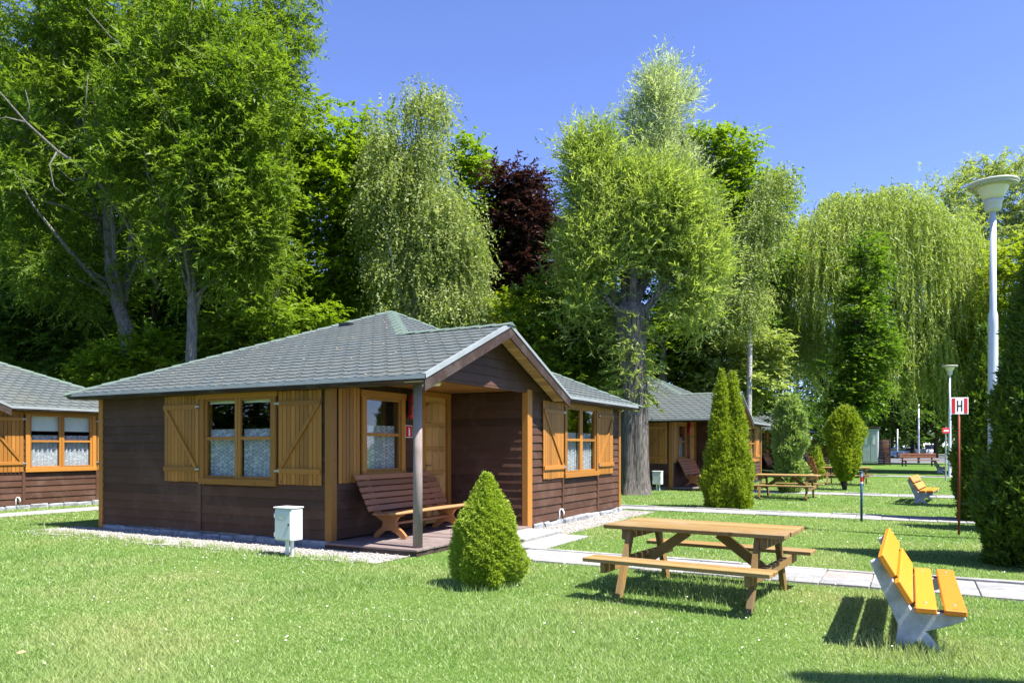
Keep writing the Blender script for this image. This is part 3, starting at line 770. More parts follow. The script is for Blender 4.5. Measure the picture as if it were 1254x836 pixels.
def extinguisher(loc, label):
    e = empty('fire_extinguisher', loc, HROT); tag(e, label, 'extinguisher', 'red fire extinguishers hung on porch walls')
    m = MB(); m.lathe([(.02, 0), (.068, .01), (.07, .04), (.07, .36), (.05, .41), (.025, .43)], 16); m.build('cylinder', 'red_paint', e, True)
    m = MB(); m.cbox(-.02, .02, -.05, .05, .43, .48, .008); m.bar((0, -.02, .48), (0, .10, .52), .02, .012); m.build('valve', 'dark_metal', e)
    m = MB(); m.tube([(.0, -.05, .45), (.03, -.10, .38), (.03, -.10, .2), (.03, -.085, .06)], .013, 6); m.build('hose', 'black_paint', e, True)
    m = MB(); m.box(-.09, -.072, -.04, .04, .1, .35); m.box(-.09, .075, -.075, -.071, .24, .26); m.box(-.09, .075, .071, .075, .24, .26); m.build('bracket', 'dark_metal', e)
extinguisher(hw(-1.46, 1.87, 1.98), 'red fire extinguisher hung beside the carved panel door')
extinguisher(hw(-1.16, 18.77, 1.98), 'red fire extinguisher on the porch wall behind the twin conifer')
def fire_sign():
    s = empty('fire_sign', hw(-1.56, 1.80, 1.66), HROT); tag(s, 'small red square sign with white extinguisher symbol beside the porch window', 'sign')
    m = MB(); m.box(0, .006, 0, .2, 0, .21); m.build('board', 'white_paint', s)
    m = MB(); m.box(.0065, .009, .01, .19, .01, .2); m.build('panel', 'red_paint', s)
    m = MB(); m.box(.0095, .012, .085, .125, .03, .14); m.box(.0095, .012, .095, .115, .14, .17); m.box(.0095, .012, .07, .095, .155, .168); m.build('symbol', 'white_paint', s)
fire_sign()
def meter_box(loc, label):
    b = empty('meter_box', loc, HROT); tag(b, label, 'utility box', 'pale metal utility boxes by cabins')
    m = MB(); m.cbox(-.155, .155, -.11, .11, .22, .66, .012); m.build('cabinet', 'box_paint', b)
    m = MB(); m.cbox(-.143, .143, -.122, -.111, .235, .63, .004); d = m.build('door', 'box_paint', b)
    for z in (.3, .56):
        m = MB(); m.tube([(-.148, -.122, z-.03), (-.148, -.122, z+.03)], .008, 6); m.build('hinge', 'galvanised', d)
    m = MB(); m.box(-.06, .02, -.1235, -.1225, .52, .57); m.build('label_plate', 'cream_plastic', d)
    m = MB(); m.cbox(.10, .125, -.13, -.122, .43, .46, .003); m.build('lock', 'dark_metal', d)
    m = MB(); m.cbox(-.168, .168, -.13, .12, .66, .68, .008); m.build('lid', 'box_paint', b)
    for x in (-.03, .06):
        m = MB(); m.box(x-.018, x+.018, -.02, .016, -.05, .219); m.build('leg', 'white_paint', b)
meter_box(hw(-1.52, -.93), 'pale grey utility box on two short legs by the shaded cabin wall')
meter_box(hw(-1.6, 16.3), 'pale grey utility box behind the thick willow trunk')
# dark batten hook on the corner post
# ------------------------------------------------------------------ lawn furniture
def picnic_table(loc, rz, label):
    b = empty('picnic_table', loc, rz); tag(b, label, 'picnic table', 'wooden picnic tables on the lawn')
    L = 1.80; zt = .70
    for i in range(6):
        y0 = -.465+i*.156; mm = MB(); mm.cbox(-L/2+random.uniform(-.012, .012), L/2+random.uniform(-.012, .012), y0, y0+.148, zt-.042, zt, .006); mm.build('top_plank', 'table_wood', b)
    for sy in (-1, 1):
        for k in range(2):
            y0 = sy*(.68+.135*k)
            mm = MB(); mm.cbox(-L/2+random.uniform(-.012, .012), L/2+random.uniform(-.012, .012), y0, y0+sy*.128, .375, .415, .006); mm.build('seat_plank', 'table_wood', b)
    for sx_ in (-1, 1):
        x = sx_*.62
        for sy in (-1, 1):
            mm = MB(); mm.prism([(sy*.60, 0), (sy*.70, 0), (sy*.40, zt-.044), (sy*.30, zt-.044)], lambda y, z, d: (d, y, z), x, x+.05*sx_); mm.build('leg', 'table_leg', b)
        mm = MB(); mm.cbox(x+.051*sx_, x+.099*sx_, -.92, .92, .275, .373, .006); mm.build('crossbeam', 'table_leg', b)
        mm = MB(); mm.cbox(x+.051*sx_, x+.099*sx_, -.42, .42, zt-.15, zt-.043, .006); mm.build('top_batten', 'table_leg', b)
        mm = MB(); mm.bar((x-.01*sx_, 0, .30), (sx_*.16, 0, zt-.075), .05, .095); mm.build('brace', 'table_leg', b)
    return b
PT = (1.96, 7.62)
pt = picnic_table((*PT, 0), R(-33), 'large wooden picnic table on the lawn beside the slab path')
def pcopy(o, loc, rz, label):
    c = copy_tree(o); c.location = loc; c.rotation_euler = (0, 0, rz); c['label'] = label; return c
pcopy(pt, (X(963, 21.7), 21.7, 0), R(-31), 'wooden picnic table next to the twin topped conifer')
pcopy(pt, (X(1037, 29.5), 29.5, 0), R(-31), 'wooden picnic table mostly hidden behind the rounded conifer')
def park_bench(loc, rz, label):
    b = empty('park_bench', loc, rz); tag(b, label, 'bench', 'orange slatted concrete benches on the lawn')
    L = 2.0; pr = [(-.14, 0), (-.137, .067), (-.126, .177), (-.316, .63), (-.25, .665), (-.035, .30), (.305, .29), (.31, .252), (.211, .204), (.053, .144), (.165, 0), (.11, 0), (.0, .07), (-.06, 0)]
    for y in (.14, L-.24):
        mm = MB(); mm.prism(pr, lambda a, z, d: (a, d, z), y, y+.09); o = mm.build('support', 'bench_concrete', b)
        bm = bmesh.new(); bm.from_mesh(o.data); bmesh.ops.bevel(bm, geom=[e for e in bm.edges], offset=.008, segments=1, affect='EDGES', clamp_overlap=True); bm.to_mesh(o.data); bm.free()
    for a0 in (-.015, .17):
        mm = MB(); mm.cbox(a0, a0+.14, 0, L, .303, .348, .008); mm.build('seat_slat', 'bench_orange', b)
    d = Vector((-.215, .365)).normalized(); n = Vector((d.y, -d.x))
    for s0 in (.06, .275):
        p0 = Vector((-.035, .30))+d*s0+n*.006
        q = [p0, p0+d*.178, p0+d*.178+n*.045, p0+n*.045]
        mm = MB(); mm.prism([tuple(k) for k in q], lambda a, z, dd: (a, dd, z), 0, L); o = mm.build('back_slat', 'bench_orange', b)
        bm = bmesh.new(); bm.from_mesh(o.data); bmesh.ops.bevel(bm, geom=[e for e in bm.edges], offset=.007, segments=1, affect='EDGES'); bm.to_mesh(o.data); bm.free()
    for y in (.185, L-.195):
        for a0 in (.055, .24):
            mm = MB(); mm.lathe([(.012, .347), (.012, .352), (.006, .355)], 8, (a0, y)); mm.build('bolt', 'galvanised', b)
        mm = MB(); mm.bar((.0, y, .3015), (.30, y, .3015), .05, .008); mm.bar((-.02, y, .315), (-.25, y, .67), .05, .008, (0, 1, 0)); mm.build('bracket', 'dark_metal', b)
    return b
pk = park_bench((2.95-.03, 5.42-.06, 0), HROT, 'orange slatted bench with concrete ends beside the large picnic table')
pcopy(pk, (X(1126, 19.6), 19.6, 0), HROT-.1, 'orange slatted concrete bench on the lawn behind the blue post')
pcopy(pk, (X(1152, 42), 42, 0), HROT, 'small far orange slatted bench half behind the dark hedge')
def long_bench():
    b = empty('lawn_bench', (X(1126, 58), 58, 0), R(4)); tag(b, 'long brown plank bench with low back before the driveway', 'bench')
    for y, z in ((-.22, .44), (0, .44)):
        m = MB(); m.cbox(-1.5, 1.5, y, y+.19, z, z+.05, .01); m.build('seat_plank', 'fence_wood', b)
    for z in (.65, .85):
        m = MB(); m.cbox(-1.5, 1.5, .22, .26, z, z+.14, .01); m.build('back_plank', 'fence_wood', b)
    for x in (-1.2, 1.2):
        m = MB(); m.box(x-.05, x+.05, -.2, -.1, 0, .439); m.box(x-.05, x+.05, .265, .33, 0, .99); m.box(x-.05, x+.05, -.1, .265, .36, .439); m.build('leg', 'beam', b)
long_bench()
# ------------------------------------------------------------------ posts, lamps, signs
def street_lamp(loc, h, label, k=1.0):
    b = empty('street_lamp', loc); h0 = h; tag(b, label, 'lamp', 'funnel headed street lamps')
    m = MB(); m.lathe([(.085, 0), (.085, .02), (.073, .05), (.072, h*.60), (.070, h*.63), (.05, h*.645), (.046, h-.42)], 18); m.build('pole', 'lamp_metal', b, True)
    m = MB(); m.lathe([(.05, h-.46), (.105, h-.44), (.125, h-.40), (.12, h-.33), (.135, h-.31), (.135, h-.27)], 20); m.build('collar', 'lamp_shade', b, True)
    m = MB(); m.lathe([(.12, h-.27), (.17, h-.19), (.222, h-.08), (.226, h-.055), (.18, h-.05)], 28); m.build('diffuser', 'cream_plastic', b, True)
    m = MB(); m.lathe([(.18, h-.045), (.232, h-.06), (.30, h-.03), (.355, h-.02), (.365, h-.005), (.35, h+.012), (.22, h+.03), (.05, h+.04)], 32); sh = m.build('shade', 'lamp_shade', b, True)
    for r_ in (.265, .305, .34):
        pts = [(r_*math.cos(a), r_*math.sin(a), h-.055+.09*(r_-.26)) for a in np.linspace(0, 2*math.pi, 33)]
        m = MB(); m.tube(pts, .008, 5); m.build('louvre_ring', 'lamp_shade', sh, True)
    for q in range(4):
        a = q*math.pi/2+.4; m = MB(); m.bar((.22*math.cos(a), .22*math.sin(a), h-.06), (.345*math.cos(a), .345*math.sin(a), h-.03), .012, .012); m.build('strut', 'lamp_shade', sh)
    m = MB(); m.cbox(-.03, .03, -.079, -.07, .5, .8, .004); m.build('access_hatch', 'lamp_metal', b)
    return b
YL = 12.0
street_lamp((X(1216, YL), YL, 0), Z(225, YL), 'tall grey street lamp rising above the dark conifer hedge')
street_lamp((X(1163, 37), 37, 0), Z(448, 37), 'more distant grey street lamp before the yellow green trees')
def hydrant_sign():
    Y = 12.65; b = empty('hydrant_sign', (X(1175, Y), Y, 0), R(-6)); tag(b, 'white square hydrant sign with black H and red bars on rusty pole', 'sign')
    h = Z(507, Y); s = .285
    m = MB(); m.tube([(0, .02, 0), (0, .02, h+.2)], .019, 10); m.build('pole', 'rust_paint', b, True)
    m = MB(); m.cbox(-s/2, s/2, -.006, .0, h, h+s, .002); bd = m.build('board', 'white_paint', b)
    for k in (-1, 1):
        m = MB(); m.box(k*.125-.0, k*.072, -.009, -.0065, h+.015, h+s-.015); m.build('red_bar', 'red_paint', bd)
    m = MB(); m.box(-.042, -.024, -.009, -.0065, h+.05, h+s-.05); m.box(.024, .042, -.009, -.0065, h+.05, h+s-.05); m.box(-.024, .024, -.009, -.0065, h+s/2-.011, h+s/2+.011); m.build('letter_h', 'black_paint', bd)
hydrant_sign()
def blue_post():
    Y = 15.0; b = empty('blue_post', (X(1055, Y), Y, 0)); tag(b, 'short dark blue metal post with red and white band by the slab path', 'post')
    m = MB(); m.tube([(0, 0, 0), (0, 0, .98)], .024, 10); m.build('pole', 'blue_paint', b, True)
    m = MB(); m.lathe([(.0265, .76), (.0265, .80)], 10); m.build('band', 'white_paint', b); m = MB(); m.lathe([(.0265, .801), (.0265, .90)], 10); m.build('band', 'red_paint', b)
    m = MB(); m.lathe([(.028, .981), (.028, 1.0), (.01, 1.015)], 10); m.build('cap', 'blue_paint', b)
blue_post()
def no_entry():
    Y = 33.0; b = empty('no_entry_sign', (X(1158.5, Y), Y, 0)); tag(b, 'small red sign with white bar on thin post by the hedge', 'sign')
    m = MB(); m.tube([(0, .03, 0), (0, .03, Z(522, Y))], .03, 8); m.build('pole', 'galvanised', b)
    z = Z(527, Y); m = MB(); m.cbox(-.17, .17, -.01, .0, z-.12, z+.12, .003); bd = m.build('board', 'red_paint', b)
    m = MB(); m.box(-.11, .11, -.014, -.0105, z-.04, z+.03); m.build('bar', 'white_paint', bd)
no_entry()
def far_pole(u, Y, vt, label):
    b = empty('pole', (X(u, Y), Y, 0)); tag(b, label, 'pole')
    m = MB(); m.lathe([(.09, 0), (.085, .1), (.07, Z(vt, Y))], 10); m.build('shaft', 'galvanised', b, True)
    m = MB(); m.lathe([(.11, -.02), (.11, .9)], 10); m.build('dark_base', 'dark_metal', b)
far_pole(1125, 70, 495, 'thin white pole with dark base standing behind the long bench')
far_pole(1099, 95, 525, 'thin pale pole between the parked cars')
# ------------------------------------------------------------------ far end: kiosk, fences, driveway, cars
def kiosk():
    Y = 62; b = empty('kiosk', (X(1066, Y), Y, 0), R(-28)); tag(b, 'tall pale grey metal kiosk beside the rounded conifer', 'kiosk')
    m = MB(); m.cbox(-.6, .6, -.9, .9, .15, 3.0, .02); m.build('body', 'kiosk_grey', b)
    m = MB(); m.cbox(-.72, .72, -1.0, 1.0, 3.0, 3.14, .02); m.build('roof', 'dark_metal', b)
    for k in (-1, 1):
        m = MB(); m.cbox(k*.29-.24, k*.29+.24, -.925, -.901, .3, 2.8, .01); d = m.build('door', 'kiosk_grey', b)
        m = MB(); m.box(k*.29-.1, k*.29+.1, -.93, -.926, 1.7, 2.5); m.build('window', 'white_paint', d)
    m = MB(); m.box(-.55, .55, -.85, .85, 0, .149); m.build('base', 'dark_metal', b)
kiosk()
def fence(p, q, h, label):
    p = Vector((*p, 0)); q = Vector((*q, 0)); L = (q-p).length; b = empty('board_fence', p, math.atan2(q.y-p.y, q.x-p.x)); tag(b, label, 'fence')
    n = int(h/.17)
    for i in range(n):
        m = MB(); m.cbox(0, L, -.015, .015, .06+i*.17, .06+i*.17+.155, .005); m.build('board', 'fence_wood', b)
    k = max(2, int(L/1.6)+1)
    for i in range(k):
        x = i*L/(k-1); m = MB(); m.box(x-.05, x+.05, .016, .1, -.05, h+.1); m.build('post', 'beam', b)
fence((X(978, 66), 66), (X(1014, 63), 63), 2.2, 'reddish brown board fence between the juniper and rounded conifer')
fence((X(1074, 64), 64), (X(1089, 60.5), 60.5), 2.1, 'short reddish brown board fence right beside the grey kiosk')
def driveway():
    m = MB(); m.add([(30, 72, .012), (80, 72, .012), (95, 150, .012), (46, 150, .012)], [(0, 1, 2, 3)]); tag(m.build('driveway', 'asphalt'), 'grey asphalt driveway and car park', kind='structure')
    m = MB(); m.add([(22, 70.2, .01), (80, 69.6, .01), (80, 71.4, .01), (22, 72, .01)], [(0, 1, 2, 3)]); tag(m.build('pavement', 'concrete'), 'pale pavement before the driveway', kind='structure')
driveway()
def car(loc, rz, paint, label, van=False):
    b = empty('parked_car', loc, rz); tag(b, label, 'van' if van else 'car', 'cars parked beyond the driveway')
    if van: pr = [(-2.3, .3), (2.3, .3), (2.35, .9), (1.9, 1.15), (1.2, 1.9), (1.0, 1.98), (-2.1, 1.98), (-2.3, 1.8)]
    else: pr = [(-2.05, .28), (2.1, .28), (2.15, .6), (2.0, .78), (1.15, .92), (.45, 1.40), (.2, 1.45), (-1.1, 1.43), (-1.8, .98), (-2.08, .9)]
    m = MB(); m.prism(pr, lambda a, z, d: (a, d, z), -.82, .82); o = m.build('body', paint, b)
    bm = bmesh.new(); bm.from_mesh(o.data); bmesh.ops.bevel(bm, geom=list(bm.edges), offset=.06, segments=2, affect='EDGES', clamp_overlap=True); bm.to_mesh(o.data); bm.free()
    for sy_ in (-1, 1):
        g = [(-2.0, 1.2), (1.3, 1.2), (1.0, 1.8), (-2.0, 1.8)] if van else [(-1.5, .96), (.95, .95), (.38, 1.34), (-1.0, 1.35)]
        m = MB(); m.prism(g, lambda a, z, d: (a, d, z), sy_*.821, sy_*.828); m.build('side_window', 'dark_window', b)
        for x in (-1.3, 1.35):
            m = MB(); m.tube([(x, sy_*.68, .32), (x, sy_*.85, .32)], .32, 16); w = m.build('wheel', 'tyre', b); m = MB(); m.tube([(x, sy_*.851, .32), (x, sy_*.86, .32)], .19, 12); m.build('rim', 'galvanised', w)
        fx = 2.1 if not van else 2.3
        m = MB(); m.cbox(fx-.05, fx+.03, sy_*.72, sy_*.5, .62, .76, .01); m.build('headlight', 'white_paint', b)
    p = ((1.93, 1.2), (1.27, 1.84)) if van else ((1.1, .97), (.5, 1.38))
    m = MB(); (a0, z0), (a1, z1) = p; m.add([(a0+.03, -.7, z0+.02), (a0+.03, .7, z0+.02), (a1+.03, .6, z1+.02), (a1+.03, -.6, z1+.02)], [(0, 1, 2, 3)]); m.build('windscreen', 'dark_window', b)
car((X(1089, 100), 100, .0), R(-150), 'car_blue', 'light blue car parked nearest the board fence')
car((X(1104, 112), 112, .0), R(-160), 'car_silver', 'silver car parked beyond the blue one')
car((X(1116, 124), 124, .0), R(-170), 'car_green', 'dark green car parked in the shade')
car((X(1134, 112), 112, .0), R(-100), 'car_white', 'white van parked facing the driveway', True)

# ------------------------------------------------------------------ vegetation
def unit(a): return a/np.maximum(np.linalg.norm(a, axis=-1, keepdims=True), 1e-6)
def rnd_unit(n): return unit(RNG.normal(size=(n, 3)))
def leaf_arrays(P, D, N, L, Wd):
    """pointed leaves, one small triangle each"""
    n = len(P); Sd = unit(np.cross(D, N)); N2 = np.cross(Sd, D)
    L = np.broadcast_to(np.asarray(L, float), (n,))[:, None]; Wd = np.broadcast_to(np.asarray(Wd, float), (n,))[:, None]
    V = np.empty((n, 3, 3)); q = RNG.uniform(-.5, .5, (n, 1))
    V[:, 0] = P+Sd*Wd*(.5+q*.4)+N2*Wd*.1; V[:, 1] = P+D*L; V[:, 2] = P-Sd*Wd*(.5-q*.4)+D*L*.18*q
    return V.reshape(-1, 3)
def spray_leaves(O, D, ls, nl, ll, lw, ang=.9, droop=.0, jit=.3, upn=.7):
    """leaves set alternately along sprays: O origin, D direction, ls length"""
    n = len(O); k = (np.arange(nl)+.5)/nl
    ls = np.broadcast_to(np.asarray(ls, float), (n,))
    s = k[None, :]*ls[:, None]
    P = O[:, None]+D[:, None]*s[..., None]; P[..., 2] -= droop*s**2
    up = np.zeros((n, 3)); up[:, 2] = 1
    nn = unit(up*upn+rnd_unit(n)*(1-upn)+1e-3); sd = unit(np.cross(D, nn))
    sg = np.where(np.arange(nl) % 2 == 0, 1, -1)[None, :, None]
    dd = D[:, None]*math.cos(ang)+sd[:, None]*sg*math.sin(ang)+RNG.normal(size=(n, nl, 3))*jit
    dd[..., 2] -= droop*1.2*s
    dd = unit(dd); N = unit(np.repeat(nn[:, None], nl, 1)+RNG.normal(size=(n, nl, 3))*jit*1.1)
    sz = (RNG.uniform(.65, 1.2, (n, nl))*RNG.uniform(.75, 1.25, (n, 1))).ravel()
    return leaf_arrays(P.reshape(-1, 3), dd.reshape(-1, 3), N.reshape(-1, 3), ll*sz, lw*sz)
def lump(dirs, seed, amp):
    r = np.random.default_rng(seed); f = np.zeros(len(dirs))
    for k in range(7):
        q = unit(r.normal(size=3)); f += np.sin(dirs@q*r.uniform(3, 8)+r.uniform(0, 6))
    return 1+amp*f/3
def crown_points(lobes, n, seed, amp=.3, deep=.45):
    """points through the lobes' volume, biased to the outside; returns points and outward directions"""
    vol = np.array([l[3]*l[4]*l[5] for l in lobes])**.72; cnt = np.maximum(4, (n*vol/vol.sum()).astype(int))
    Ps = []; Ds = []
    for i, (l, c) in enumerate(zip(lobes, cnt)):
        d = rnd_unit(c); f = deep+(1-deep)*RNG.random(c)**.55
        f *= lump(d, seed*31+i, amp)
        Ps.append(np.array(l[:3])+d*np.array(l[3:])*f[:, None]); Ds.append(unit(d/np.array(l[3:])))
    P = np.concatenate(Ps); D = np.concatenate(Ds)
    keep = np.ones(len(P), bool)
    for i, l in enumerate(lobes):   # thin out what lies deep inside another lobe
        q = np.linalg.norm((P-np.array(l[:3]))/np.array(l[3:]), axis=1); keep &= ~((q < .42) & (RNG.random(len(P)) < .75))
    return P[keep], D[keep]
def lobes_px(Y, lst, dk=.9):
    out = []
    for q in lst:
        u, v, ru, rv = q[:4]; dy = q[4] if len(q) > 4 else 0; y = Y+dy; k = y/FPX
        out.append((X(u, y), y, Z(v, y), ru*k, max(ru, rv*.7)*k*dk, rv*k))
    return out
def limb(m, p, q, r0, r1, n=6, bend=.12, seg=6):
    p = Vector(p); q = Vector(q); d = q-p; L = d.length; pts = []; rr = []
    o = Vector((random.uniform(-1, 1), random.uniform(-1, 1), random.uniform(-.2, .6)))*L*bend
    for i in range(seg+1):
        k = i/seg; pts.append(p+d*k+o*math.sin(math.pi*k)+Vector((random.uniform(-1, 1), random.uniform(-1, 1), 0))*L*.012); rr.append(r0+(r1-r0)*k**.8)
    m.tube(pts, rr, n)
def tree(name, label, cat, base, lobes, nclump, style, lmat, bmat, trunk_r, seed, trunk_pts=None, limbs=14, group='trees of the wood behind the cabins', size=1.0, amp=.3, top=None):
    root = empty(name, base); tag(root, label, cat, group)
    bx, by, bz = base
    P, D = crown_points(lobes, int(nclump*.62), seed, amp)
    n = len(P); Vs = []
    nz = np.array([0, 0, 1.0])
    if style == 'broad':      # flat layered sprays
        for r in range(12):
            d = unit(D*.6+rnd_unit(n)*1.0+nz*-.02); d[:, 2] *= .45; d = unit(d)
            Vs.append(spray_leaves(P+RNG.normal(size=(n, 3))*[.22, .22, .10]*np.array(size), d, RNG.uniform(.45, .95, n)*size, 8, .19*size, .125*size, .85, .18, .28, .8))
    elif style == 'ash':      # feathery rising sprays
        for r in range(13):
            d = unit(D*.7+rnd_unit(n)*.95+nz*.22)
            Vs.append(spray_leaves(P+RNG.normal(size=(n, 3))*.22*size, d, RNG.uniform(.4, .85, n)*size, 11, .155*size, .058*size, .75, .25, .25, .6))
    elif style == 'willow':   # upright shoots with narrow leaves
        for r in range(18):
            d = unit(D*.6+rnd_unit(n)*.7+nz*.6)
            Vs.append(spray_leaves(P+RNG.normal(size=(n, 3))*.2*size, d, RNG.uniform(.5, 1.1, n)*size, 10, .165*size, .046*size, .6, .05, .3, .4))
    elif style == 'birch':    # short hanging twigs
        for r in range(14):
            d = unit(D*.35+rnd_unit(n)*.35-nz*.85)
            Vs.append(spray_leaves(P+RNG.normal(size=(n, 3))*.26*size, d, RNG.uniform(.5, 1.3, n)*size, 10, .12*size, .075*size, .8, .12, .45, .3))
    V = np.concatenate(Vs); nf = len(V)//3
    V -= np.array(base)
    np_mesh('crown', V, np.arange(nf*3).reshape(-1, 3), lmat, root, 3)
    # trunk and limbs
    m = MB(); zc = min(l[2] for l in lobes); ztop = top or max(l[2]+l[5]*.5 for l in lobes)
    if trunk_pts is None:
        cx = np.mean([l[0] for l in lobes]); cy = np.mean([l[1] for l in lobes])
        trunk_pts = [(bx, by, bz-.1), (bx+(cx-bx)*.1+random.uniform(-.1, .1), by, bz+(ztop-bz)*.3), (bx+(cx-bx)*.5, by+(cy-by)*.5, bz+(ztop-bz)*.6), (cx, cy, ztop)]
    tp = [Vector(p) for p in trunk_pts]; dense = []
    for a, b in zip(tp, tp[1:]):
        for k in range(5): dense.append(a.lerp(b, k/5)+Vector((random.uniform(-.04, .04), random.uniform(-.04, .04), 0))*trunk_r*4)
    dense.append(tp[-1]); nd = len(dense); rr = [trunk_r*(1.25 if i == 0 else 1)*(1-.86*i/(nd-1)) for i in range(nd)]
    B = Vector(base)
    m.tube([p-B for p in dense], rr, 10)
    idx = RNG.permutation(n)[:limbs]
    for i in idx:
        q = Vector(P[i]); 
        j = max(2, min(nd-2, int(nd*random.uniform(.3, .85))))
        while j > 2 and dense[j].z > q.z-.2: j -= 1
        limb(m, dense[j]-B, q-B, rr[j]*.5, .012)
    m.build('trunk', bmat, root, True)
    return root

# --- the wood behind: filler trees first (far, darker)
def filler():
    spots = [(20, 31, 90), (105, 34, 60), (190, 33, 130), (290, 33, 130), (350, 37, 150), (450, 35, 190), (545, 38, 200), (610, 42, 260), (690, 37, 270), (740, 41, 300), (840, 40, 240), (905, 44, 260), (955, 64, 270)]
    labs = ['dark leafy tree deep behind the neighbouring cabin', 'dark leafy tree behind the leaning pale trunk', 'dark leafy tree behind the straight grey trunk', 'dark tree behind the porch cabin roof slope', 'dark tree filling the gap behind the bright beech', 'dark tree just behind the weeping birch', 'dark tree between birch and purple beech', 'dark tree below the purple beech', 'dark tree left of the pollard willow crown', 'dark tree directly behind the pollard willow trunk', 'dark tree behind the right side of the pollard willow', 'dark tree behind the light green elder bush', 'dark tree beside the weeping willow curtain']
    for i, ((u, Y, vt), lb) in enumerate(zip(spots, labs)):
        x = X(u, Y); k = Y/FPX; h = Z(vt, Y); gz = 0 if Y < 36 else .3
        lob = []
        for j in range(5):
            zz = 1.6+(h-2.6)*(j+.4)/5; w = (62-4*j+random.uniform(-8, 8))*k
            lob.append((x+random.uniform(-.8, .8), Y+random.uniform(-.5, .8), zz, w, w*.9, (h/7)))
        tree('forest_tree', lb, 'tree', (x, Y, gz), lob, 330, 'broad', 'leaf_dark', 'bark_brown', .2, 100+i, limbs=8, size=1.55)
filler()
for i, (x, y, h, lb) in enumerate(((-23, 3.5, 10, 'leafy tree across the lawn that the front window mirrors'), (-27, 9.5, 12, 'leafy tree beyond the footpath, facing the cabin fronts'), (-20, -2.5, 11, 'leafy tree on the lawn opposite the cabin row'), (-24, 6.6, 9, 'low branched leafy tree beside the far end of the footpath'))):
    lob = [(x+random.uniform(-.8, .8), y+random.uniform(-.8, .8), 1.0+(h-2)*(j+.2)/4, 2.6-.3*j, 2.6-.3*j, h/6) for j in range(4)]
    tree('forest_tree', lb, 'tree', (x, y, 0), lob, 220, 'broad', 'leaf_ash', 'bark_brown', .2, 300+i, limbs=8, size=1.5, group='trees across the lawn')
for i, (u, vt, lb) in enumerate(((-10, 10, 'tall dark tree up the slope at the far side of the neighbouring cabin'), (70, 0, 'tall dark tree up the slope seen between the ash limbs'), (150, 20, 'tall dark tree up the slope behind the leaning ash'), (225, 60, 'tall dark tree up the slope behind the straight ash'), (295, 150, 'tall dark tree up the slope beside the slender ash'))):
    Yb = 43; x = X(u, Yb); k = Yb/FPX; h = Z(vt, Yb)
    lob = [(x+random.uniform(-.8, .8), Yb, 5+(h-6)*(j+.4)/5, (52-3*j)*k, 45*k, h/8) for j in range(5)]
    tree('forest_tree', lb, 'tree', (x, Yb, 2.6), lob, 330, 'broad', 'leaf_dark', 'bark_brown', .25, 400+i, limbs=6, size=2.1)
# --- the big ashes on the left
Y = 24.0
tree('ash_tree', 'big feathery ash with leaning pale trunk above the neighbouring cabin roof', 'tree', (X(172, Y), Y, 0),
     lobes_px(Y, [(50, 20, 85, 70), (150, 30, 80, 70), (35, 130, 75, 70), (130, 130, 75, 75), (30, 235, 65, 60), (110, 240, 65, 60), (60, 330, 55, 40), (120, 350, 45, 40), (200, 60, 60, 70)]),
     1150, 'ash', 'leaf_ash', 'bark_grey', .3, 1, [(X(172, Y), Y, -.1), (X(158, Y), Y, Z(420, Y)), (X(135, Y), Y, Z(330, Y)), (X(124, Y), Y, Z(180, Y)), (X(140, Y), Y, Z(20, Y))], limbs=26)
def dead_branches():
    Yd = 20.5; root = empty('dead_branch', (X(45, Yd), Yd+1.2, 0)); B = Vector(root.location)
    tag(root, 'bare pale dead branches reaching out of the big ash', 'branch')
    m = MB(); f = lambda u, v, dy=0: Vector((X(u, Yd), Yd+dy, Z(v, Yd)))-B
    def br(pts, r0, r1):
        n = len(pts); m.tube([f(*p) for p in pts], [r0+(r1-r0)*i/(n-1) for i in range(n)], 6)
    br([(140, 330, 2.6), (118, 250, 1.6), (98, 205, .8), (62, 180, .3), (32, 150, 0), (10, 122, -.2), (-8, 100, -.3)], .075, .012)
    br([(32, 150, 0), (14, 148, -.2), (-10, 155, -.3)], .028, .01); br([(32, 150, 0), (36, 130, 0), (34, 112, -.1)], .022, .007)
    br([(98, 205, .8), (78, 215, .3), (70, 205, 0)], .03, .008); br([(62, 180, .3), (58, 200, .1), (66, 228, 0), (80, 240, 0)], .025, .008)
    br([(118, 250, 1.6), (92, 148, .4), (100, 120, .2), (108, 90, 0)], .03, .008); br([(160, 60, .8), (130, 40, .2), (105, 10, 0)], .03, .008)
    br([(150, 100, .8), (200, 60, .2), (215, 30, 0)], .028, .008)
    m.build('branch', 'bark_grey', root, True)
dead_branches()
Y = 21.5
tree('ash_tree', 'feathery ash with straight grey trunk rising behind the porch cabin roof', 'tree', (X(234, Y), Y, 0),
     lobes_px(Y, [(225, 125, 65, 60), (285, 110, 62, 65), (190, 215, 60, 50), (265, 220, 70, 60), (303, 190, 38, 60), (240, 305, 52, 38), (285, 300, 45, 50), (305, 275, 36, 50), (170, 150, 50, 60), (245, 30, 60, 50)]),
     1050, 'ash', 'leaf_ash', 'bark_grey', .18, 2, [(X(234, Y), Y, -.1), (X(235, Y), Y, Z(400, Y)), (X(236, Y), Y, Z(320, Y)), (X(245, Y), Y, Z(200, Y)), (X(255, Y), Y, Z(70, Y))], limbs=26)
Y = 27.0
tree('ash_tree', 'slender pale topped ash standing tallest beside the open sky', 'tree', (X(340, Y), Y, 0),
     lobes_px(Y, [(352, 5, 24, 45), (347, 62, 33, 42), (335, 120, 40, 50), (320, 60, 26, 40), (330, 190, 36, 60), (320, 270, 36, 60), (330, 340, 36, 50)]),
     520, 'ash', 'leaf_ash', 'bark_grey', .2, 3, limbs=12)
Y = 28.5
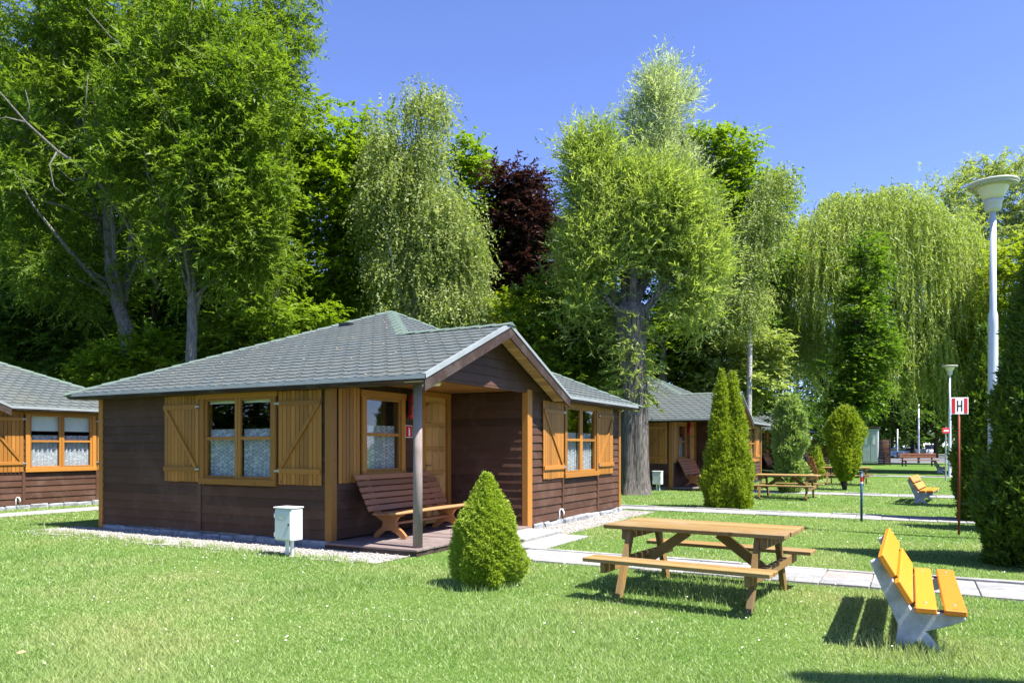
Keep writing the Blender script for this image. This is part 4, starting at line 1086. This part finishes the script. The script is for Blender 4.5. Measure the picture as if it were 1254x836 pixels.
tree('beech_tree', 'bright green layered beech between the tall ash and the weeping birch', 'tree', (X(400, Y), Y, 0),
     lobes_px(Y, [(385, 165, 32, 38), (410, 190, 45, 50), (395, 255, 55, 50), (440, 235, 42, 70), (390, 330, 55, 50), (440, 330, 45, 55), (370, 395, 45, 35), (430, 395, 45, 35), (455, 170, 22, 30)]),
     620, 'broad', 'leaf_beech', 'bark_grey', .24, 4, limbs=14)
Y = 26.0
tree('birch_tree', 'pale weeping birch with hanging sprays behind the cabin ridge', 'tree', (X(510, Y), Y, 0),
     lobes_px(Y, [(528, 125, 20, 18), (505, 122, 10, 12), (470, 148, 14, 16), (482, 182, 24, 24), (525, 178, 22, 20), (500, 222, 34, 22), (540, 250, 32, 24), (462, 245, 16, 28), (500, 275, 30, 22), (562, 292, 26, 22), (480, 312, 18, 22), (525, 318, 28, 20), (575, 335, 16, 22), (500, 348, 22, 18), (548, 362, 30, 18), (472, 380, 14, 14), (512, 390, 30, 16), (585, 375, 14, 16)]),
     760, 'birch', 'leaf_birch', 'bark_birch', .17, 5, [(X(510, Y), Y, 0), (X(508, Y), Y, Z(400, Y)), (X(505, Y), Y, Z(280, Y)), (X(512, Y), Y, Z(130, Y))], limbs=18, amp=.35)
Y = 34.0
tree('beech_tree', 'green beech showing above the right shoulder of the birch', 'tree', (X(590, Y), Y, 0),
     lobes_px(Y, [(572, 200, 22, 30), (580, 235, 26, 35), (588, 290, 28, 40), (590, 345, 38, 40), (625, 375, 40, 25), (560, 300, 30, 40)]),
     430, 'broad', 'leaf_beech', 'bark_grey', .2, 6, limbs=10)
Y = 30.5
tree('copper_beech', 'dark purple leaved beech between birch and pollard willow', 'tree', (X(640, Y), Y, 0),
     lobes_px(Y, [(620, 222, 18, 14), (640, 240, 22, 22), (652, 272, 22, 30), (624, 275, 22, 36), (650, 325, 24, 36), (630, 335, 24, 34)]),
     430, 'broad', 'leaf_purple', 'bark_brown', .24, 7, limbs=12)
# --- pollard willow with its thick trunk
def pollard():
    Y = 23.4; base = (X(777, Y), Y, 0)
    root = tree('pollard_willow', 'pollard willow with thick furrowed trunk and upright silvery crown beside the cabin corner', 'tree', base,
        lobes_px(Y, [(730, 221, 25, 38), (714, 208, 14, 32), (754, 251, 34, 36), (799, 258, 45, 42), (838, 278, 32, 48), (732, 308, 31, 46), (792, 284, 43, 28), (847, 336, 27, 44), (714, 354, 14, 34), (855, 388, 13, 20), (716, 398, 11, 14)]),
        1250, 'willow', 'leaf_pollard', 'bark_willow', .1, 8, limbs=4, group='willows on the lawn')
    old = [c for c in root.children if c.name.startswith('trunk')][0]; bpy.data.objects.remove(old)
    m = MB(); B = Vector(base); n = 26; prof = [(620, .60), (604, .53), (585, .46), (540, .42), (490, .41), (440, .43), (405, .48), (385, .52), (372, .38)]
    o = len(m.v)
    for i, (v, r) in enumerate(prof):
        z = 0-.1 if i == 0 else Z(v, Y); cx = X(777-(5 if v < 450 else 0), Y)-B.x
        for k in range(n):
            a = 2*math.pi*k/n; rr = r*(1+.10*math.sin(a*5+i*.35)+.05*math.sin(a*11-i*.6)+random.uniform(-.025, .025))
            m.v.append((cx+rr*math.cos(a), rr*math.sin(a), z))
    for i in range(len(prof)-1):
        for k in range(n): m.f.append((i*n+k, i*n+(k+1) % n, (i+1)*n+(k+1) % n, (i+1)*n+k)); m.m.append(0)
    m.f.append(tuple((len(prof)-1)*n+k for k in range(n))); m.m.append(0)
    for u1, v1, r in ((742, 300, .2), (762, 280, .18), (800, 330, .26), (815, 280, .2), (845, 330, .14), (715, 330, .13), (785, 240, .16)):
        limb(m, (X(772, Y)-B.x+random.uniform(-.25, .25), random.uniform(-.25, .25), Z(400, Y)), (X(u1, Y)-B.x, random.uniform(-.8, .8), Z(v1, Y)), r*1.25, r*.25, 9, .08, 7)
    m.build('trunk', 'bark_willow', root, True)
    # epicormic tufts down the trunk
    n = 700; a = RNG.uniform(0, 2*math.pi, n); zz = RNG.uniform(Z(500, Y), Z(385, Y), n)
    D = np.stack([np.cos(a), np.sin(a), RNG.uniform(-.3, .5, n)], 1); P = D*.42; P[:, 2] = zz; P[:, 0] += X(774, Y)-B.x
    keep = (RNG.random(n) < .35+.65*(np.cos(a) < .1)); P = P[keep]; D = unit(D[keep])
    V = spray_leaves(P, D, RNG.uniform(.25, .75, len(P)), 9, .16, .04, .6, .35, .3, .4)
    np_mesh('trunk_shoots', V, np.arange(len(V)).reshape(-1, 3), 'leaf_pollard', root, 3)
pollard()
Y = 38.0
tree('willow_tree', 'slim silvery willow top rising behind the pollard crown', 'tree', (X(812, Y), Y, 0),
     lobes_px(Y, [(812, 112, 26, 28), (808, 155, 33, 34), (815, 215, 38, 40), (795, 190, 26, 30), (812, 280, 40, 50)]),
     440, 'willow', 'leaf_silver', 'bark_grey', .25, 9, limbs=10, group='willows on the lawn', size=1.3)
Y = 38.0
tree('maple_tree', 'fresh green tree behind the right edge of the pollard willow', 'tree', (X(905, Y), Y, 0),
     lobes_px(Y, [(872, 175, 22, 26), (895, 190, 30, 34), (925, 225, 32, 32), (890, 240, 35, 38), (945, 255, 24, 40), (915, 290, 36, 40)]),
     460, 'broad', 'leaf_beech', 'bark_grey', .22, 10, limbs=10)
Y = 35.0
tree('birch_tree', 'grey green birch with slim pale trunk left of the weeping willow', 'tree', (X(917, Y), Y, 0),
     lobes_px(Y, [(950, 222, 17, 16), (935, 265, 20, 30), (912, 320, 22, 30), (915, 365, 20, 32), (895, 375, 20, 28)]),
     300, 'birch', 'leaf_birch', 'bark_birch', .15, 12, [(X(917, Y), Y, 0), (X(918, Y), Y, Z(400, Y)), (X(920, Y), Y, Z(320, Y)), (X(930, Y), Y, Z(240, Y))], limbs=8)
# --- shrubs of the understorey
def shrub(u, Y, lst, lab, lm='leaf_beech', n=160, size=1.0, st='broad', nm='shrub'):
    tree(nm, lab, 'shrub', (X(u, Y), Y, 0), lobes_px(Y, lst), n, st, lm, 'bark_brown', .05, int(u)+int(Y), limbs=10, group='shrubs along the edge of the wood', size=size)
shrub(905, 37, [(890, 435, 28, 20), (925, 425, 30, 22), (905, 470, 40, 25), (940, 450, 22, 20)], 'light green elder bush behind the cabin with the twin conifer', 'leaf_birch', 210, 1.15)
shrub(165, 23, [(160, 430, 30, 18), (190, 425, 25, 15), (140, 455, 35, 25)], 'bright leafy bush at the foot of the leaning ash trunk', 'leaf_beech', 110, .8)
shrub(290, 24, [(270, 405, 35, 30), (320, 400, 40, 30), (290, 440, 50, 30)], 'dense bush behind the porch cabin roof slope', 'leaf_ash', 200, .9)
shrub(345, 25, [(360, 405, 28, 14), (340, 430, 45, 30), (385, 385, 30, 18)], 'bush with pale leaves beside the beech foot', 'leaf_beech', 130, .8)
shrub(600, 27, [(600, 385, 35, 22), (640, 385, 30, 20), (615, 420, 60, 25)], 'light green bush above the gable ridge', 'leaf_yellow', 190, .8)
shrub(690, 25, [(680, 410, 45, 35), (730, 420, 45, 40), (705, 460, 60, 35), (660, 370, 30, 30)], 'dark bush between gable and willow trunk', 'leaf_ash', 320, 1.0)
shrub(820, 39, [(820, 430, 45, 35), (850, 440, 35, 30), (830, 390, 40, 30)], 'leafy bush behind the roof of the twin conifer cabin', 'leaf_beech', 260, 1.3)
shrub(30, 26, [(20, 400, 45, 40), (80, 420, 45, 35)], 'dark bush behind the neighbouring cabin roof', 'leaf_dark', 200, 1.1)
# --- weeping willow
def weeping():
    Y = 47.0; base = (X(1037, Y), Y, 0); k = Y/FPX
    root = empty('weeping_willow', base); tag(root, 'huge yellow green weeping willow with hanging curtain of branches', 'tree', 'willows on the lawn')
    heads = [(1050, 338, 122, 104, 0, 505, 2300, -0.15, 0.1), (1054, 425, 112, 62, -0.5, 522, 1150, -0.1, 0.2), (1142, 430, 36, 62, -1.5, 535, 330, 0, 0.2), (1112, 330, 48, 58, -2.5, 500, 300, 0, 0.2), (992, 330, 46, 56, -2.0, 480, 300, 0, 0.2), (1054, 290, 50, 50, -3.0, 440, 260, 0, 0.2), (947, 420, 26, 60, -0.5, 500, 220, 0, 0.2), (1087, 455, 40, 45, -2, 538, 260, 0, 0.2), (1022, 258, 24, 24, 0, 330, 130, 0, 0.3), (1080, 256, 24, 24, 0.5, 330, 130, 0, 0.3)]
    Vs = []; m = MB(); B = Vector(base)
    m.tube([(0, 0, -.1), (.1, 0, 2), (0, .1, 4.5), (.1, 0, 8)], [.75, .55, .5, .35], 14)
    for hi, (u, v, ru, rv, dy, vend, nst, zlo, am) in enumerate(heads):
        n = nst; d = rnd_unit(n); d[:, 2] = np.abs(d[:, 2])+zlo; d[:, 1] = np.where(RNG.random(n) < .6, -np.abs(d[:, 1]), d[:, 1]); d = unit(d)
        f = lump(d, 50+hi, am)[:, None]*RNG.uniform(.8, 1.0, (n, 1))
        P = np.array([X(u, Y)-B.x, dy, Z(v, Y)])+d*np.array([ru*k, ru*k*.95, rv*k])*f
        zend = Z(vend, Y)+RNG.uniform(-.6, 2.8, n)
        Ls = np.clip((P[:, 2]-zend)*RNG.uniform(.25, 1.0, n), .7, 4.6)
        # arc outwards then hang
        nl = 37; s = (np.arange(nl)+.5)/nl; q = s[None]*Ls[:, None]
        out = d.copy(); out[:, 2] = 0
        arc = 1-np.exp(-q*1.6); pts = P[:, None]+out[:, None]*(arc*.7)[..., None]
        pts[..., 2] -= q-arc*.35
        sway = RNG.normal(size=(n, 1, 3))*[.12, .12, 0]; pts += sway*q[..., None]*.6
        dd = np.zeros((n, nl, 3)); dd[..., 2] = -.75; dd += RNG.normal(size=(n, nl, 3))*.42
        top = q < .4; dd[..., 2][top] += .5
        dd = unit(dd); N = unit(RNG.normal(size=(n, nl, 3))+out[:, None]*.8+np.array([0, 0, .5]))
        msk = (RNG.random((n, nl)) < np.clip(Ls/3.0, .4, 1)[:, None]).ravel()
        pp_, d_, n_ = pts.reshape(-1, 3)[msk], dd.reshape(-1, 3)[msk], N.reshape(-1, 3)[msk]; sz = RNG.uniform(.8, 1.25, len(pp_))
        Vs.append(leaf_arrays(pp_, d_, n_, .25*sz, .066*sz))
        limb(m, (random.uniform(-.2, .2), 0, random.uniform(3.2, 7)), (X(u, Y)-B.x, dy, Z(v, Y)+rv*k*.5), .2, .05, 7, .1, 7)
    V = np.concatenate(Vs); print('weeping leaves', len(V)//3)
    np_mesh('crown', V, np.arange(len(V)).reshape(-1, 3), 'leaf_weeping', root, 3)
    m.build('trunk', 'bark_brown', root, True)
weeping()
Y = 36.0
tree('maple_tree', 'narrow dark green maple standing before the weeping willow', 'tree', (X(1048, Y), Y, 0),
     lobes_px(Y, [(1064, 305, 9, 18), (1060, 335, 18, 28), (1052, 380, 25, 32), (1064, 425, 24, 32), (1042, 440, 22, 30), (1060, 480, 25, 28), (1038, 497, 20, 24)]),
     330, 'broad', 'leaf_maple', 'bark_brown', .16, 14, limbs=12, group='trees on the lawn', size=1.0)
# --- right side
Y = 62.0
tree('lime_tree', 'broad grey green tree crown behind the tall street lamp', 'tree', (X(1225, Y), Y, 0),
     lobes_px(Y, [(1150, 245, 30, 28), (1190, 232, 36, 32), (1235, 240, 36, 34), (1210, 212, 20, 16), (1255, 215, 20, 20), (1175, 295, 45, 42), (1235, 300, 45, 45), (1275, 270, 40, 50), (1205, 370, 50, 50)]),
     620, 'ash', 'leaf_birch', 'bark_grey', .45, 15, limbs=14, group='trees on the lawn', size=1.9)
Y = 44.0
tree('hornbeam', 'yellow green tree between willow curtain and street lamp', 'tree', (X(1200, Y), Y, 0),
     lobes_px(Y, [(1205, 315, 22, 22), (1195, 360, 30, 34), (1185, 420, 28, 34), (1215, 430, 30, 40), (1190, 490, 28, 40), (1215, 500, 25, 40)]),
     330, 'broad', 'leaf_yellow', 'bark_grey', .2, 16, limbs=10, group='trees on the lawn', size=1.15)
Y = 40.0
tree('hornbeam', 'yellow green tree behind the tall conifer at the lamp', 'tree', (X(1250, Y), Y, 0),
     lobes_px(Y, [(1245, 320, 30, 26), (1235, 365, 30, 34), (1270, 380, 35, 45), (1245, 430, 30, 40), (1290, 330, 35, 45), (1250, 500, 32, 40)]),
     360, 'broad', 'leaf_yellow', 'bark_grey', .2, 17, limbs=10, group='trees on the lawn', size=1.1)
def far_wood():
    n = 5200; x = RNG.uniform(15, 190, n); y = RNG.uniform(158, 172, n); top = 13+3*np.sin(x*.19)+2*np.sin(x*.53+1); z = RNG.random(n)**.9*top
    D = unit(rnd_unit(n)+np.array([.2, -.9, .3])); P = np.stack([x, y, z], 1)
    V = spray_leaves(P, D, RNG.uniform(1.2, 2.4, n), 7, 1.1, .75, .9, .05, .4, .5)
    tag(np_mesh('far_wood', V, np.arange(len(V)).reshape(-1, 3), 'leaf_dark', None, 3), 'distant dark wood closing the view beyond the car park', 'wood', kind='stuff')
far_wood()
FT = [(1040, 130, 400), (1092, 101, 420), (1117, 108, 430), (1146, 104, 420), (1200, 128, 400), (1245, 120, 380), (1000, 120, 390)]
for i, ((u, Y, vt), lb) in enumerate(zip(FT, ['far dark tree behind the grey kiosk', 'far dark tree behind the light blue car', 'far dark tree behind the green car', 'far dark tree behind the white van', 'far dark tree behind the more distant lamp', 'far dark tree behind the conifer hedge', 'far dark tree behind the brown board fence'])):
    k = Y/FPX; h = Z(vt, Y); x = X(u, Y)
    lo = 4.5 if i in (1, 2, 3) else 1.5
    lob = [(x+random.uniform(-1, 1), Y, lo+(h-lo)*(j+.4)/4, 34*k, 30*k, h/6) for j in range(4)]
    tree('forest_tree', lb, 'tree', (x, Y, 0), lob, 150, 'broad', 'leaf_dark', 'bark_brown', .3, 200+i, limbs=5, size=3.2, group='far trees beyond the car park')

# --- conifers: a solid-looking mass of upright fans over a lumpy inner form
def conifer(name, label, base, prof, n, lmat, seed, fan=.16, tops=((0, 0, 1.0),), upk=.9, group='clipped conifers on the lawn', lsz=1.0, cat='conifer', stem=.0, amp=.18):
    """prof: list of (radius, height); tops: (dx, dy, scale) of each leader"""
    root = empty(name, base); tag(root, label, cat, group)
    hs = np.array([p[1] for p in prof]); rs = np.maximum(.012, np.array([p[0] for p in prof])-fan*.45); Vs = []; inner = MB()
    for ti, (dx, dy, ks) in enumerate(tops):
        H = hs[-1]*ks; nn = int(n*ks/len(tops)); w = rs+.12*rs.max()
        cdf = np.cumsum(np.interp(np.linspace(hs[0], hs[-1], 200), hs, w)); cdf /= cdf[-1]
        z = np.interp(RNG.random(nn), cdf, np.linspace(hs[0], hs[-1], 200)); a = RNG.uniform(0, 2*math.pi, nn)
        dirs = np.stack([np.cos(a), np.sin(a), z/max(rs.max(), .1)*.7], 1)
        r = np.interp(z, hs, rs)*lump(dirs*1.0, seed*7+ti, amp)*(1-.28*RNG.random(nn)**2.2)
        # fine lumps
        r *= 1+.07*np.sin(a*9+z*11/max(rs.max(), .3))*np.sin(z*9/max(rs.max(), .3)+a*3)
        P = np.stack([dx*(1-.3*z/H)+r*np.cos(a), dy*(1-.3*z/H)+r*np.sin(a), z*ks], 1)
        O = np.stack([np.cos(a), np.sin(a), np.zeros(nn)], 1)
        D = unit(O*.75+np.array([0, 0, upk])+RNG.normal(size=(nn, 3))*.32)
        Vs.append(spray_leaves(P-D*fan*.4, D, RNG.uniform(.6, 1.2, nn)*fan, 6, fan*.55*lsz, fan*.24*lsz, .55, 0, .3, .35))
        # inner form
        o = len(inner.v); seg = 20; m = 22
        for i in range(seg+1):
            zz = hs[0]+(hs[-1]-hs[0])*i/seg; rr = np.interp(zz, hs, rs)*.74
            for k in range(m):
                th = 2*math.pi*k/m; d = np.array([[math.cos(th), math.sin(th), zz/max(rs.max(), .1)*.7]]); q = rr*lump(d, seed*7+ti, amp)[0]*random.uniform(.92, 1.05)
                inner.v.append((dx*(1-.3*zz/H)+q*math.cos(th), dy*(1-.3*zz/H)+q*math.sin(th), zz*ks*.985))
        for i in range(seg):
            for k in range(m): inner.f.append((o+i*m+k, o+i*m+(k+1) % m, o+(i+1)*m+(k+1) % m, o+(i+1)*m+k)); inner.m.append(0)
    V = np.concatenate(Vs); np_mesh('crown', V, np.arange(len(V)).reshape(-1, 3), lmat, root, 3)
    inner.build('inner_foliage', lmat, root, True)
    m = MB(); m.tube([(0, 0, -.1), (0, 0, hs[0]+.3), (0, 0, hs[-1]*.6)], [.06+.02*rs.max(), .05, .02], 8)
    if stem:
        for q in range(4): m.tube([(random.uniform(-.08, .08), random.uniform(-.08, .08), -.05), (random.uniform(-.3, .3), random.uniform(-.3, .3), hs[0]+.35)], [.035, .025], 6)
    m.build('trunk', 'bark_brown', root)
    return root
conifer('dwarf_spruce', 'small bright green cone shaped dwarf spruce before the porch', (X(596, 8.0), 8.0, 0),
        [(.23, .0), (.32, .1), (.365, .28), (.355, .45), (.30, .66), (.21, .88), (.12, 1.06), (.06, 1.18), (.02, 1.22)], 19000, 'needle_spruce', 1, .048, upk=.35, amp=.2, lsz=.85)
conifer('thuja', 'tall yellow green thuja with two pointed tops', (X(891, 18.2), 18.2, 0),
        [(.36, .0), (.45, .25), (.47, .7), (.42, 1.2), (.33, 1.8), (.24, 2.4), (.16, 2.9), (.10, 3.2), (.04, 3.36)], 12500, 'needle_thuja', 2, .115, ((-.20, 0, 1.0), (.21, .05, .985)), 1.1)
conifer('juniper', 'shaggy grey green juniper column behind the small picnic table', (X(967, 24.2), 24.2, 0),
        [(.36, .0), (.44, .5), (.48, 1.2), (.52, 2.0), (.47, 2.5), (.34, 2.9), (.14, 3.15)], 4600, 'needle_juniper', 3, .24, upk=1.0, amp=.3)
conifer('thuja', 'rounded light green thuja with bare stems at its foot', (X(1035, 26.0), 26.0, 0),
        [(.28, .35), (.42, .6), (.54, 1.2), (.58, 1.9), (.50, 2.4), (.32, 2.72), (.10, 2.88)], 5200, 'needle_thuja', 4, .17, upk=1.1, stem=1)
conifer('dwarf_spruce', 'small browned cone spruce beside the small picnic table', (X(993, 31.0), 31.0, 0), [(.2, 0), (.3, .2), (.27, .55), (.15, .85), (.03, 1.1)], 1300, 'needle_brown', 5, .1, upk=.4)
conifer('dwarf_spruce', 'small bright cone spruce between juniper and rounded thuja', (X(1001, 34.5), 34.5, 0), [(.25, 0), (.36, .3), (.32, .8), (.18, 1.2), (.03, 1.5)], 1300, 'needle_thuja', 6, .12, upk=.4)
HG = 'dark conifers of the hedge row'
conifer('hedge_thuja', 'dark hedge conifer standing right behind the hydrant sign', (X(1206, 15.0), 15.0, 0),
        [(.42, .0), (.50, .6), (.50, 1.4), (.42, 2.3), (.30, 3.0), (.18, 3.5), (.06, 3.9)], 8500, 'needle_dark', 7, .15, upk=.9, group=HG, amp=.25)
conifer('hedge_thuja', 'dark hedge conifer in the row behind the street lamp', (X(1203, 18.5), 18.5, 0),
        [(.44, .0), (.54, .8), (.5, 1.8), (.4, 2.6), (.2, 3.3), (.04, 3.7)], 4200, 'needle_dark', 8, .2, upk=.9, group=HG, amp=.25)
conifer('hedge_thuja', 'tall dark hedge conifer in front of the tall street lamp', (X(1292, 9.4), 9.4, 0),
        [(.80, .0), (.93, .5), (.80, 1.2), (.66, 2.0), (.52, 2.8), (.38, 3.6), (.22, 4.4), (.05, 5.1)], 18000, 'needle_dark', 9, .125, upk=.9, group=HG, amp=.25)
conifer('hedge_thuja', 'dark hedge conifer between the lamp post and the hydrant sign', (X(1250, 13.2), 13.2, 0),
        [(.46, .0), (.56, .5), (.56, 1.3), (.48, 2.0), (.3, 2.7), (.12, 3.2), (.03, 3.4)], 8500, 'needle_dark', 10, .15, upk=.9, group=HG, amp=.25)
conifer('hedge_thuja', 'very tall hedge conifer whose shadow tip lies on the lawn before the park bench', (6.15, 2.1, 0),
        [(.8, .0), (1.0, .8), (1.05, 2.4), (.95, 4.4), (.75, 6.2), (.45, 7.8), (.06, 9.1)], 15000, 'needle_dark', 11, .16, upk=.9, group=HG, amp=.25)

# ------------------------------------------------------------------ grass and lawn flowers
def lawn_points(n, y0, y1, power):
    """points over the lawn in view, denser near the camera"""
    Yv = y0*(y1/y0)**(RNG.random(n)**power); Xv = RNG.uniform(-.74, .74, n)*Yv
    px, py = Xv-HP.x, Yv-HP.y; hx = px*HX.x+py*HX.y; hy = px*HY.x+py*HY.y
    keep = np.ones(n, bool)
    for x0, x1, yy0, yy1 in PATHS:
        e = RNG.normal(size=n)*.025
        keep &= ~((hx > x0+e) & (hx < x1-e) & (hy > yy0+e) & (hy < yy1-e))
    return Xv[keep], Yv[keep]
def patch(x, y):
    return .5+.25*np.sin(x*1.9+np.sin(y*1.3)*1.5)+.25*np.sin(y*2.3-x*.8+np.sin(x*2.1))
def grass():
    x, y = lawn_points(740000, 4.3, 34, 1.0); n = len(x)
    g = patch(x, y); h = (.013+.026*g**1.5)*RNG.uniform(.5, 1.35, n)*(1+.012*y); tall = RNG.random(n) < .02; h[tall] *= 1.7
    w = .0019*(1+.18*y)*RNG.uniform(.7, 1.4, n)
    a = RNG.uniform(0, 2*math.pi, n); th = RNG.uniform(0, 2*math.pi, n); ln = RNG.uniform(.3, 1.5, n)*h
    V = np.zeros((n, 3, 3)); c, s = np.cos(a)*w, np.sin(a)*w
    V[:, 0] = np.stack([x-c, y-s, np.full(n, -.002)], 1); V[:, 1] = np.stack([x+c, y+s, np.full(n, -.002)], 1)
    V[:, 2] = np.stack([x+np.cos(th)*ln, y+np.sin(th)*ln, h], 1)
    o = np_mesh('grass', V.reshape(-1, 3), np.arange(3*n).reshape(-1, 3), 'grass_blade', None, 3)
    tag(o, 'short green grass blades covering the lawn', 'grass', kind='stuff')
    # tufts round table legs, bench and shrub feet
    sp = []
    for cx, cy, r, k in ((2.95, 5.4, .35, 900), (3.7, 7.0, .3, 400), (X(596, 8), 8.0, .5, 900), (PT[0], PT[1], .95, 1500), (X(777, 23.4), 23.3, .8, 500)):
        q = RNG.normal(size=(k, 2))*r*.6; sp.append(np.stack([cx+q[:, 0], cy+q[:, 1]], 1))
    for i in range(60):
        t_ = RNG.uniform(-7.5, -.2); p = hw(t_, -.92+random.gauss(0, .07)); q = RNG.normal(size=(26, 2))*.05; sp.append(np.array([p.x, p.y])+q)
    p = np.concatenate(sp); n = len(p); h = RNG.uniform(.05, .12, n); w = RNG.uniform(.003, .006, n)
    a = RNG.uniform(0, 6.28, n); th = RNG.uniform(0, 6.28, n); ln = RNG.uniform(.1, .7, n)*h; c, s = np.cos(a)*w, np.sin(a)*w
    V = np.zeros((n, 3, 3)); V[:, 0] = np.stack([p[:, 0]-c, p[:, 1]-s, np.zeros(n)], 1); V[:, 1] = np.stack([p[:, 0]+c, p[:, 1]+s, np.zeros(n)], 1); V[:, 2] = np.stack([p[:, 0]+np.cos(th)*ln, p[:, 1]+np.sin(th)*ln, h], 1)
    tag(np_mesh('grass_tufts', V.reshape(-1, 3), np.arange(3*n).reshape(-1, 3), 'grass_blade', None, 3), 'longer grass tufts at the feet of furniture and shrubs', 'grass', kind='stuff')
    # clover and daisies
    x, y = lawn_points(420, 4.6, 26, .8); k = patch(x*.7+3, y*.7) > .45; x, y = x[k], y[k]; n = len(x); V = []; F = []
    for i in range(n):
        r = random.uniform(.004, .008)*(1+.03*y[i]); z = random.uniform(.035, .06); o = len(V)
        for q in range(6): V.append((x[i]+r*math.cos(q*1.047), y[i]+r*math.sin(q*1.047), z))
        V.append((x[i], y[i], z+r*.8)); F += [(o+q, o+(q+1) % 6, o+6) for q in range(6)]
    tag(np_mesh('clover_flowers', V, F, 'flower_white', None, 3), 'scattered small white clover flowers in the lawn', 'flowers', kind='stuff')
grass()
def dry_leaf():
    m = MB(); m.add([(-.03, 0, .03), (0, .02, .045), (.04, .01, .035), (.0, -.02, .028)], [(0, 3, 1), (3, 2, 1)]); o = m.build('dry_leaf', 'straw'); o.location = (X(25, 5.25), 5.25, .02)
    tag(o, 'single dry pale leaf lying on the lawn', 'leaf')
dry_leaf()
print('polygons', sum(len(o.data.polygons) for o in COL.objects if o.type == 'MESH'))
